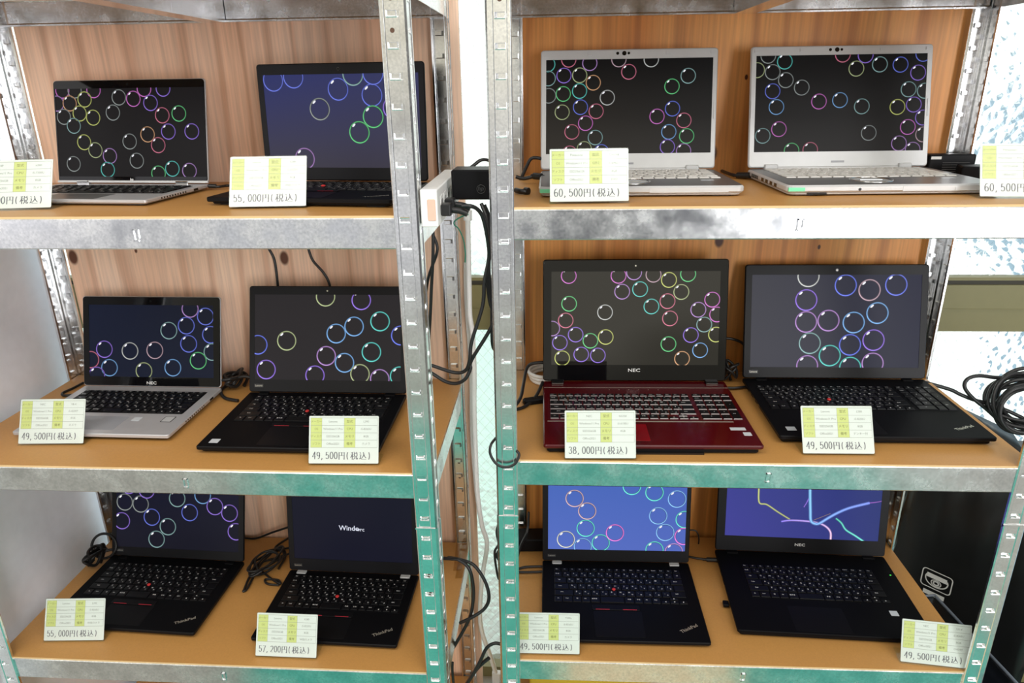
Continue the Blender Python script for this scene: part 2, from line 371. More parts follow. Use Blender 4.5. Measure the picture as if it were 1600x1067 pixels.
    def build(s, name, mats, parent=None, loc=None):
        me = bpy.data.meshes.new(name); me.from_pydata([tuple(v) for v in s.v], [], s.f)
        for mm in (mats if isinstance(mats, (list, tuple)) else [mats]): me.materials.append(mm)
        me.polygons.foreach_set('material_index', s.m); me.polygons.foreach_set('use_smooth', s.sm)
        if any(c is not None for c in s.c):
            at_ = me.color_attributes.new('Col', 'FLOAT_COLOR', 'CORNER'); data = []
            for p, c in zip(me.polygons, s.c):
                for k in range(len(p.vertices)):
                    cc = (0, 0, 0) if c is None else (c[k] if isinstance(c, list) else c); data += [*cc, 1]
            at_.data.foreach_set('color', data)
        me.update()
        o = bpy.data.objects.new(name, me); COL.objects.link(o)
        if parent is not None: o.parent = parent
        if loc is not None: o.location = loc
        return o

def tag(o, label=None, cat=None, group=None, kind=None):
    if label: o['label'] = label
    if cat: o['category'] = cat
    if group: o['group'] = group
    if kind: o['kind'] = kind
    return o
def thing(name, label, cat, loc=(0, 0, 0), rz=0.0, group=None):
    o = bpy.data.objects.new(name, None); o.empty_display_size = 0.05; COL.objects.link(o)
    o.location = loc; o.rotation_euler = (0, 0, rz)
    return tag(o, label, cat, group)

# ------------------------------------------------------------------ the setting
b = MB(); b.prism([(-0.62, -.12), (-1.5, -2.1), (1.5, -2.1), (1.35, -.12)], 0.0, 0.004, 'z'); tag(b.build('floor', mat('green_floor_sheet', srgb(44, 160, 142), 0.5, noise=(6, 0.15))), 'green floor sheet in front of the racks', kind='structure')
b = MB(); b.slab(.10, .60, -.72, -.30, 0.004, 0.007, .03, .001); tag(b.build('floor', mat('beige_reflection_patch', srgb(225, 205, 165), .6)), 'beige patch added on the green floor sheet for its reflection in the steel', kind='structure')  # unseen patch, added so the lower beam reflects beige
b = MB(); b.box(-4, 4, -4.3, 0.56, -0.02, 0); tag(b.build('floor', mat('pale_floor', srgb(150, 147, 138), 0.5, noise=(2, 0.3))), 'pale shop floor around and beyond the green sheet', kind='structure')
b = MB(); b.box(-1.075, -1.052, -0.16, 0.44, 0.0, 1.36); tag(b.build('wall_left', WHITE_W), 'white panel wall left of the left rack', kind='structure')

ZU, ZL = 1.160, 1.038
def window(name, x0, x1, z0, z1):
    g = MB(); g.box(x0, x1, 0.497, 0.501, z0, z1)
    return g
w1 = MB(); w1.box(-1.75, 2.5, 0.48, 0.52, ZL, ZU - 0.014); w1.box(-1.75, 2.5, 0.486, 0.51, ZU - 0.014, ZU - 0.004, 1); w1.box(-1.75, 2.5, 0.483, 0.512, ZU - 0.004, ZU + 0.003)
w1.box(-1.75, 2.5, 0.478, 0.481, ZL + 0.05, ZL + 0.053)
w1.box(-1.75, 2.5, 0.48, 0.52, 2.3, 2.4); w1.box(-1.75, 2.5, 0.47, 0.53, -0.02, 0.035)
win = w1.build('window_1', [FRAME, FRAME_D]); tag(win, 'olive sash bars holding wired patterned glass behind the racks', kind='structure')
for z0, z1 in ((ZU + 0.003, 2.3), (0.035, ZL)):
    g = MB(); y = 0.50
    g.add([(-1.75, y, z0), (2.5, y, z0), (2.5, y, z1), (-1.75, y, z1)], [(0, 1, 2, 3)])
    g.build('pane', GLASS, win)
g = MB(); g.box(1.335, 1.40, 0.47, 0.53, 0.03, ZL); g.build('stile', FRAME, win)
b = MB(); b.box(-1.75, 2.5, 0.47, 0.6, 2.4, 2.9); tag(b.build('wall_back', WHITE_W), 'wall above the back window', kind='structure')

# ------------------------------------------------------------------ racks
P = 0.04005
SEC = [(0.0035, 0.0), (0.0105, 0.0), (0.0115, 0.0009), (0.0125, 0.0009)]
def flange(b, ztop, zbot, zs, sign_pts, off=0.0):
    """one flange of a slotted angle; coordinates (u across, w inward, z); sign_pts maps (u, w, z) to the post frame"""
    W_ = 0.0365
    def quad(pts, mi=0): b.add([sign_pts(*p) for p in pts], [(0, 1, 2, 3)], mi)
    strips = [(0.0, 0.0025, 0.0025, 0.0), (0.0025, 0.0, 0.0100, 0.0), (0.0100, 0.0, 0.0112, 0.0011), (0.0112, 0.0011, 0.0122, 0.0011),
              (0.0290, 0.0011, 0.0300, 0.0011), (0.0300, 0.0011, 0.0312, 0.0), (0.0312, 0.0, W_ - 0.0015, 0.0), (W_ - 0.0015, 0.0, W_, 0.0012), (W_, 0.0012, W_, 0.005), (W_, 0.005, W_ - 0.003, 0.0062)]
    for u0, w0, u1, w1_ in strips:
        quad([(u0, w0 - off, zbot), (u1, w1_ - off, zbot), (u1, w1_ - off, ztop), (u0, w0 - off, ztop)])
    ua, ub, w = 0.0122, 0.0290, 0.0011 - off
    sh = 0.0042; z = zbot
    for zc in sorted(zs):
        if zc - sh < zbot or zc + sh > ztop: continue
        quad([(ua, w, z), (ub, w, z), (ub, w, zc - sh), (ua, w, zc - sh)])
        # pocket: rim, walls, back
        o = [(ua + .0006, zc - sh), (ub - .0006, zc - sh), (ub - .0006, zc + sh), (ua + .0006, zc + sh)]; dpt = w + 0.0045
        quad([(ua, w, zc - sh), (ua + .0006, w, zc - sh), (ua + .0006, w, zc + sh), (ua, w, zc + sh)])
        quad([(ub - .0006, w, zc - sh), (ub, w, zc - sh), (ub, w, zc + sh), (ub - .0006, w, zc + sh)])
        i_ = [(ua + .0040, zc - sh + .0011), (ub - .0016, zc - sh + .0011), (ub - .0016, zc + sh - .0003), (ua + .0040, zc + sh - .0003)]
        for k in range(4):
            k2 = (k + 1) % 4
            quad([(o[k][0], w, o[k][1]), (o[k2][0], w, o[k2][1]), (i_[k2][0], dpt, i_[k2][1]), (i_[k][0], dpt, i_[k][1])])
        quad([(p[0], dpt, p[1]) for p in i_])
        # raised lip under the slot and nub at its end
        quad([(ua + .0005, w, zc - sh - .0010), (ub - .0010, w, zc - sh - .0010), (ub - .0010, w - .0016, zc - sh - .0001), (ua + .0005, w - .0016, zc - sh - .0001)])
        quad([(ua + .0005, w - .0016, zc - sh - .0001), (ub - .0010, w - .0016, zc - sh - .0001), (ub - .0010, w, zc - sh + .0004), (ua + .0005, w, zc - sh + .0004)])
        z = zc + sh
    quad([(ua, w, z), (ub, w, z), (ub, w, ztop), (ua, w, ztop)])

def post(parent, x, y, sx, sy, zoff, holes=()):
    """slotted angle, corner at x,y, flanges running sx along x and sy along y"""
    b = MB(); zs = [1.67 + zoff - k * P for k in range(-6, 42)]; zsp = 0.845
    fA = lambda u, w, z: (x + sx * u, y + sy * w, z)
    fB = lambda u, w, z: (x + sx * w, y + sy * u, z)
    zsB = [z - P / 2 for z in zs]
    flange(b, 1.93, zsp, zs, fA); flange(b, 1.93, zsp, zsB, fB)
    flange(b, zsp + 0.006, 0.0, zs, fA, 0.0011); flange(b, zsp + 0.006, 0.0, zsB, fB, 0.0011)
    b.box(min(x + sx * .002, x + sx * .0375), max(x + sx * .002, x + sx * .0375), y - 0.0019 if sy > 0 else y + 0.0003, y - 0.0003 if sy > 0 else y + 0.0019, zsp + 0.004, zsp + 0.0062)
    for hz in holes:
        c = fA(0.0205, 0.0009, hz)
        b.disc((c[0], c[1], c[2]), 0.0033, 1, 'y', 0.0, 1, 14)
    o = b.build('post', [STEEL, HOLE], parent)
    # thicken the sheet
    so = o.modifiers.new('sheet', 'SOLIDIFY'); so.thickness = 0.0009; so.offset = 0
    return o

def rack(name, label, origin, rz, W_, D_, shelves, zoff, hA, hB):
    r = thing(name, label, 'shelving rack', (origin[0], origin[1], 0), rz)
    post(r, 0, 0, 1, 1, zoff, hA); post(r, W_, 0, -1, 1, zoff, hB); post(r, 0, D_, 1, -1, zoff, hA); post(r, W_, D_, -1, -1, zoff, hB)
    for z in shelves:
        zt = z - 0.0035; H = 0.0475
        for (yy, s) in ((0.0022, 1), (D_ - 0.0022, -1)):
            b = MB()
            prof = [(0, zt - H + 0.002), (0.0, zt - 0.0015), (0.0012, zt), (0.026, zt), (0.026, zt - 0.002), (0.003, zt - 0.002), (0.0016, zt - 0.004), (0.0016, zt - H + 0.006), (0.010, zt - H + 0.003), (0.010, zt - H), (0.0015, zt - H)]
            prof = [(yy + s * p[0], p[1]) for p in prof]
            b.prism(prof if s > 0 else prof[::-1], 0.008, W_ - 0.008, 'x')
            cx = W_ / 2 + 0.012; y0 = yy - s * 0.0022     # riveted lug in the middle
            b.box(cx - .0045, cx - .0028, min(y0, yy), max(y0, yy), zt - 0.034, zt - 0.016)
            b.box(cx + .0030, cx + .0045, min(y0, yy), max(y0, yy), zt - 0.030, zt - 0.016)
            b.box(cx - .0045, cx + .0045, min(y0, yy), max(y0, yy), zt - 0.0175, zt - 0.016)
            b.box(cx - .0055, cx + .0030, min(y0, yy), max(y0, yy), zt - 0.035, zt - 0.032)
            b.build('beam', STEEL_B, r)
        for (xx, s) in ((0.0022, 1), (W_ - 0.0022, -1)):
            b = MB(); prof = [(0, zt - H), (0.0, zt), (0.022, zt), (0.022, zt - 0.002), (0.0016, zt - 0.002), (0.0016, zt - H)]
            prof = [(xx + s * p[0], p[1]) for p in prof]
            b.prism(prof, 0.008, D_ - 0.008, 'y'); b.build('side_beam', STEEL_B, r)
        b = MB(); cx = W_ / 2; b.box(cx - 0.02, cx + 0.02, 0.006, D_ - 0.006, z - 0.0515, z - 0.0062); b.build('stiffener', STEEL, r)
        b = MB(); b.box(0.004, W_ - 0.004, 0.0035, D_ - 0.0035, z - 0.006, z, 0)
        for i in range(len(b.m)): b.m[i] = 0
        b.add([(0.004, 0.00345, z - 0.006), (W_ - 0.004, 0.00345, z - 0.006), (W_ - 0.004, 0.00345, z), (0.004, 0.00345, z)], [(0, 1, 2, 3)], 1)
        b.build('shelf_board', [BOARD, BOARD_E], r)
    return r
ZR = (1.4015, 0.9636, 0.5214); ZLf = (1.397, 0.9582, 0.5221)
rackR = rack('shelving_rack', 'galvanised slotted-angle rack on the right, holding the red laptop', (-0.0215, 0), 0, 0.9145, 0.415, (1.749, *ZR, 0.10), 0.0, (1.690,), (1.690,))
LRZ = -0.010
LOX, LOY = -0.125 - 0.905 * math.cos(LRZ), -0.042 - 0.905 * math.sin(LRZ)
rackL = rack('shelving_rack', 'galvanised slotted-angle rack on the left, beside the white panel', (LOX, LOY), LRZ, 0.905, 0.415, (1.749, *ZLf, 0.10), 0.0014, (1.69, 1.65, 0.83 - 0.05, 0.83 - 0.09), (1.69, 1.65, 0.745, 0.705))

b = MB(); b.box(-0.988, -0.106, 0.385, 0.397, 0.0, 1.86); tag(b.build('plywood_panel', [PLY_L]), 'pale plywood back panel behind the left rack', 'wood panel')
b = MB(); b.box(-0.012, 0.868, 0.425, 0.437, 0.0, 1.86); tag(b.build('plywood_panel', [PLY_R]), 'orange plywood back panel behind the right rack', 'wood panel')

# ------------------------------------------------------------------ laptops
PAL = dict(B=(.16, .22, .95), L=(.22, .5, .95), C=(.12, .75, .68), G=(.15, .78, .28), Y=(.72, .78, .2), O=(.85, .45, .22), R=(.8, .2, .32), M=(.8, .2, .75),
           V=(.36, .2, .92), P=(.55, .3, .75), W=(.68, .7, .68), g=(.36, .4, .39), T=(.3, .52, .52), K=(.62, .42, .5), E=(.52, .6, .3))
BUB = {
'hp':(15.1,'-137,176,M -111,176,g -71,176,M -150,152,P -123,152,O -91,159,Y -103,133,Y -75,125,Y -137,127,g -117,110,T -97,79,Y -74,64,E -122,38,g -44,53,P -50,27,C -19,162,g -33,134,g 11,159,M 34,177,M 46,151,V 73,177,V 69,128,R 103,131,G 80,98,V 128,98,V 37,93,O 58,73,R -1,80,g 12,44,g 56,20,G 85,29,C 120,25,P'),
'tp_top':(20.0,'-128,181,B -88,186,B -3,164,B -41,130,g 27,189,T 61,153,B 61,116,G 33,89,G 65,190,B -78,42,P 100,131,V'),
'pa1':(14.6,'-154,199,C -114,207,R -74,200,P -153,173,T -123,178,V -93,178,E -67,164,O -152,141,g -124,144,G -93,149,C -40,136,W -126,110,E -91,119,B -61,111,R -81,89,M -107,73,R -62,62,T -83,41,E -111,33,R -50,35,B -19,206,K 0,183,R 42,205,W 82,155,G 112,174,T 84,114,B 55,100,M 106,92,R 78,71,L 112,63,G 76,43,V 107,35,P'),
'pa2':(14.7,'-136,209,g -105,198,C -156,183,E -127,179,g -102,164,g -72,150,g -126,144,B -118,115,L -142,62,T -112,74,M -87,34,G -52,35,R -39,124,M 0,126,L 41,114,T 56,65,g 2,209,R 28,183,E 44,207,V 71,190,T 109,189,B 142,174,V 150,208,B 126,144,T 156,141,T 107,112,Y 137,116,V 128,75,M 155,92,V 157,61,K 113,45,P 139,33,P'),
'nec_silver':(19.1,'-137,59,R -106,82,V -95,42,L -124,25,V -48,79,W 8,81,K -17,36,E 40,124,T 48,44,L 79,135,B 88,171,P 122,155,B 84,96,B 133,116,B 136,79,T 105,60,G'),
'tp_mid':(21.0,'-149,102,B -87,111,E -131,50,V -2,80,P 19,127,L 57,142,L -4,204,E 72,197,V 112,153,C 94,89,C 37,66,L -26,39,V 70,43,E 112,33,P 156,124,B 154,39,C'),
'nec_red':(16.5,'-138,224,M -35,224,M -3,231,P 37,226,K 69,215,Y 108,227,G 95,190,E -27,191,P 10,196,C 67,171,R 34,160,C -137,166,G -62,148,W -144,131,R 73,135,R -172,114,P -123,101,V -92,88,G -60,96,Y -156,84,V -151,51,Y -111,59,V -76,57,V 71,81,G 100,50,O 117,100,V 131,153,P 159,174,M 170,143,M 144,122,T 169,101,Y 137,68,L'),
'tp_right':(23.2,'-58,218,W -61,168,V -60,122,P -14,125,P -51,77,T -55,29,P 19,199,B 68,189,K 122,200,B 86,141,L 38,121,L 32,74,B 80,84,V -9,51,C 34,26,C 80,35,P'),
'tp_ll':(20.7,'-131,131,g -91,128,g -76,162,V -121,171,V -138,86,V -63,98,B -23,77,T -51,46,T 0,145,T 63,155,L 31,113,B 93,130,V 129,116,V 145,73,V'),
'tp_rm':(21.1,'-95,156,K -66,126,K -69,84,C -114,56,W -75,39,L -34,49,C -2,74,M 34,187,C 85,173,C 136,158,L 95,117,L 155,109,C 112,77,L 154,68,M 89,34,C 133,30,P'),
}
ROT_L = Matrix(((1, 0, 0, 0), (0, 0, 1, 0), (0, 1, 0, 0), (0, 0, 0, 1)))   # text plane (x, y) -> lid plane (x, z), facing -y
def TL(u, v, y=0.0): return Matrix.Translation((u, y, v)) @ Matrix(((1, 0, 0, 0), (0, 0, -1, 0), (0, 1, 0, 0), (0, 0, 0, 1)))
def TD(u, v, z, rot=0.0): return Matrix.Translation((u, v, z)) @ Matrix.Rotation(rot, 4, 'Z')

def screen_mesh(parent, key, rect, bg, mat_, ribbons=False, text=None, gain=1.0):
    x0, x1, z0, z1 = [q / 1000 for q in rect]
    b = MB()
    c = [srgb(*k) for k in bg]   # bl br tr tl
    nx, nz = 8, 6
    def lerp(a, b_, t): return tuple(a[i] + (b_[i] - a[i]) * t for i in range(3))
    for i in range(nx):
        for j in range(nz):
            q = [(i, j), (i + 1, j), (i + 1, j + 1), (i, j + 1)]
            vs = [(x0 + (x1 - x0) * a / nx, 0.0007, z0 + (z1 - z0) * d / nz) for a, d in q]
            cs = [lerp(lerp(c[0], c[1], a / nx), lerp(c[3], c[2], a / nx), d / nz) for a, d in q]
            b.add(vs, [(0, 1, 2, 3)], 0, False, cs)
    def poly(pts, col, y):
        # clip to the screen rectangle
        for ax, lim, sg in ((0, x0, 1), (0, x1, -1), (1, z0, 1), (1, z1, -1)):
            o = []
            for k in range(len(pts)):
                p, q = pts[k], pts[(k + 1) % len(pts)]; dp, dq = sg * (p[ax] - lim), sg * (q[ax] - lim)
                if dp >= 0: o.append(p)
                if (dp >= 0) != (dq >= 0):
                    t = dp / (dp - dq); o.append((p[0] + (q[0] - p[0]) * t, p[1] + (q[1] - p[1]) * t))
            pts = o
            if len(pts) < 3: return
        b.add([(p[0], y, p[1]) for p in pts], [tuple(range(len(pts)))], 0, False, col)
    if key in BUB:
        r, s = BUB[key]; r /= 1000
        for n, e in enumerate(s.split()):
            u, v, cc = e.split(','); u, v = float(u) / 1000, float(v) / 1000; col = PAL[cc]
            S = 40; dy = 0.00035 - n * 4e-6
            for (ra, rb, k) in ((r, r * 0.96, 0.4), (r * 0.96, r * 0.90, 0.95), (r * 0.90, r * 0.84, 0.2)):
                for i in range(S):
                    a, a2 = 2 * math.pi * i / S, 2 * math.pi * (i + 1) / S
                    g = k * gain * (0.8 + 0.45 * max(0, -math.sin((a + a2) / 2 + 0.5)))
                    cl = tuple(q * g + (0.04 * g) for q in col)
                    poly([(u + ra * math.cos(a), v + ra * math.sin(a)), (u + ra * math.cos(a2), v + ra * math.sin(a2)), (u + rb * math.cos(a2), v + rb * math.sin(a2)), (u + rb * math.cos(a), v + rb * math.sin(a))], cl, dy)
            hx, hz, ang = u - 0.50 * r, v + 0.62 * r, 0.75
            pts = []
            for i in range(10):
                a = 2 * math.pi * i / 10; p, q = 0.20 * r * math.cos(a), 0.09 * r * math.sin(a)
                pts.append((hx + p * math.cos(ang) - q * math.sin(ang), hz + p * math.sin(ang) + q * math.cos(ang)))
            poly(pts, (0.9, 0.9, 0.95), dy - 2e-6)
    if ribbons:
        RB = [([(-100, 163), (-100, 155), (-97, 123), (-80, 119), (-54, 102), (-26, 85)], 2.2, (.55, .6, .22), (.35, .38, .2)),
              ([(-45, 79), (-23, 83), (16, 82), (41, 78), (58, 69), (67, 56), (68, 38)], 2.6, (.25, .2, .8), (.9, .6, .8)),
              ([(26, 85), (63, 103)], 1.0, (.2, .15, .2), (.2, .15, .2)),
              ([(147, 132), (160, 134), (176, 138)], 1.4, (.3, .12, .55), (.2, .1, .35)),
              ([(14, 142), (9, 128), (3, 116)], 1.6, (.25, .15, .7), (.2, .12, .5)),
              ([(76, 92), (89, 81), (100, 65), (121, 52), (142, 38)], 2.4, (.1, .5, .4), (.2, .8, .75)),
              ([(14, 190), (14, 160), (18, 110), (21, 84), (30, 77), (40, 78), (59, 92), (80, 106), (106, 119), (147, 132)], 3.6, (.25, .6, 1.0), (.22, .3, .95))]
        for n, (pp, wd, ca, cb) in enumerate(RB):
            pv = [Vector((p[0] / 1000, p[1] / 1000)) for p in pp]; q = []
            for i in range(len(pv) - 1):
                p0 = pv[max(i - 1, 0)]; p1 = pv[i]; p2 = pv[i + 1]; p3 = pv[min(i + 2, len(pv) - 1)]
                for k in range(6):
                    t = k / 6; q.append(0.5 * ((2 * p1) + (p2 - p0) * t + (2 * p0 - 5 * p1 + 4 * p2 - p3) * t * t + (3 * p1 - p0 - 3 * p2 + p3) * t ** 3))
            q.append(pv[-1]); N_ = len(q)
            for lay, (kw, kc) in enumerate(((1.0, 0.55), (0.45, 1.3))):
                for i in range(N_ - 1):
                    t = (q[i + 1] - q[i]); t.normalize(); nn = Vector((-t.y, t.x)) * wd / 1000 * kw
                    cl = tuple((ca[k] + (cb[k] - ca[k]) * i / N_) * kc for k in range(3)); a, e = q[i], q[i + 1]
                    poly([tuple(a + nn), tuple(e + nn), tuple(e - nn), tuple(a - nn)], cl, 0.0004 - n * 1e-5 - lay * 5e-6)
    if text:
        for (s, u, v, size) in text:
            vs, fs = text_geo(s, 0.01)
            M = TL(u / 1000, v / 1000, 0.0003)
            b.add([M @ Vector((x * size, y * size, 0)) for x, y in vs], fs, 0, False, (0.75, 0.78, 0.9))
    return b.build('screen', mat_, parent)

KEYCACHE = {}
def key_mesh(wk, hk, lab, style):
    k = (round(wk, 4), round(hk, 4), lab, style)
    if k in KEYCACHE: return KEYCACHE[k]
    b = MB(); x, y, t = wk / 2, hk / 2, 0.0016
    i1, i2 = 0.0004, 0.0011
    r0 = [(-x, -y), (x, -y), (x, y), (-x, y)]
    def sc(p, d): return (p[0] - math.copysign(d, p[0]), p[1] - math.copysign(d, p[1]))
    vs = [(*p, 0) for p in r0] + [(*sc(p, i1), t * 0.75) for p in r0] + [(*sc(p, i2), t) for p in r0]
    fs = []
    for a in (0, 4):
        for i in range(4): fs.append((a + i, a + (i + 1) % 4, a + 4 + (i + 1) % 4, a + 4 + i))
    edge = 2 if style == 'edge' else 0
    b.add(vs, fs, 0); b.add(vs, [(8, 9, 10, 11)], 0)
    if edge: b.m[0] = 2; b.m[4] = 2
    z = t + 0.00008
    if lab:
        parts = lab.split('|')
        if len(parts) == 2:
            b.text(parts[0], 0.0052, TD(-x * 0.38, y * 0.34, z), 1, 0.012); b.text(parts[1], 0.0040, TD(x * 0.36, -y * 0.36, z), 1, 0.012)
        else:
            n = len(lab); b.text(lab, min(0.0038, 2 * x * 1.25 / max(n, 1)), TD(-x * 0.2 if n > 2 else 0, y * 0.15, z), 1, 0.012)
    me_o = b.build('key', [{'black': KEYB, 'white': KEYW, 'edge': KEYB}[style], LEG_G if style == 'white' else LEG_W, KEYE])
    me = me_o.data; bpy.data.objects.remove(me_o)
    KEYCACHE[k] = me
    return me

R1 = [('半/全', 1)] + [(q, 1) for q in '1|ぬ 2|ふ 3|あ 4|う 5|え 6|お 7|や 8|ゆ 9|よ 0|わ -|ほ ^|へ ¥|ー'.split()] + [('BS', 1)]
R2 = [('Tab', 1.5)] + [(q, 1) for q in 'Q|た W|て E|い R|す T|か Y|ん U|な I|に O|ら P|せ @|゛ [|゜'.split()] + [('Enter', 1.5)]
R3 = [('Caps', 1.75)] + [(q, 1) for q in 'A|ち S|と D|し F|は G|き H|く J|ま K|の L|り ;|れ :|け ]|む'.split()] + [('', 1.25)]
R4 = [('Shift', 2.25)] + [(q, 1) for q in 'Z|つ X|さ C|そ V|ひ B|こ N|み M|も ,|ね .|る /|め _|ろ'.split()] + [('Shift', 1.75)]
R5 = [('Fn', 1), ('Ctrl', 1.15), ('田', 1), ('Alt', 1), ('無変換', 1.1), ('', 2.75), ('変換', 1.1), ('かな', 1), ('Alt', 1), ('Ctrl', 1)]
R0 = [(q, 1) for q in 'Esc F1 F2 F3 F4 F5 F6 F7 F8 F9 F10 F11 F12 Home End Ins Del'.split()]
NP = [['Num', '/', '*', '-'], ['7', '8', '9', '+'], ['4', '5', '6', ''], ['1', '2', '3', 'Ent'], ['0', '', '.', '']]

def make_keys(parent, x0, x1, yb, yf, z, style, numpad=False):
    """keyboard field from x0..x1, back edge yb, front edge yf (m)"""
    xm = x1
    if numpad: xm = x0 + (x1 - x0) * 0.775
    H = yb - yf; h0 = H * 0.115; hr = (H - h0) / 5
    def put(xc, yc, w, h, lab):
        o = bpy.data.objects.new('key', key_mesh(w - 0.0026, h - 0.0028, lab, style)); COL.objects.link(o); o.parent = parent; o.location = (xc, yc, z)
    def row(keys, xa, xb, yc, h):
        tot = sum(k[1] for k in keys); x = xa
        for lab, w in keys:
            ww = w / tot * (xb - xa); put(x + ww / 2, yc, ww, h, lab); x += ww
    row(R0, x0, xm, yb - h0 / 2, h0 + 0.0006)
    for i, R_ in enumerate((R1, R2, R3, R4)): row(R_, x0, xm, yb - h0 - hr * (i + 0.5), hr)
    u = (xm - x0) / 15; yc = yb - h0 - hr * 4.5
    row(R5, x0, xm - 3 * u, yc, hr)
    for i, (lab, dx) in enumerate((('◀', 2.5), ('▼', 1.5), ('▶', .5))): put(xm - dx * u, yc - hr * 0.22, u, hr * 0.56, lab)
    put(xm - 1.5 * u, yc + hr * 0.28, u, hr * 0.5, '▲')
    if numpad:
        xs = xm + 0.006; uu = (x1 - xs) / 4
        for j, lab in enumerate(('Calc', 'Pg', 'Pg', 'Del')): put(xs + uu * (j + .5), yb - h0 / 2, uu, h0 + .0006, lab)
        for i in range(5):
            for j in range(4):
                lab = NP[i][j]; yc = yb - h0 - hr * (i + 0.5)
                if i == 4 and j == 1: continue
                if i in (2, 4) and j == 3: continue
                if i == 4 and j == 0: put(xs + uu, yc, 2 * uu, hr, lab)
                elif j == 3 and i in (1, 3): put(xs + uu * 3.5, yc - hr / 2, uu, 2 * hr, lab)
                else: put(xs + uu * (j + .5), yc, uu, hr, lab)

def sticker(parent, u, v, z, w, h, name='sticker', mi=None):
    b = MB(); b.slab(u - w / 2, u + w / 2, v - h / 2, v + h / 2, z, z + 0.0003, 0.001, 0.0001); o = b.build(name, mi or STK, parent); return o

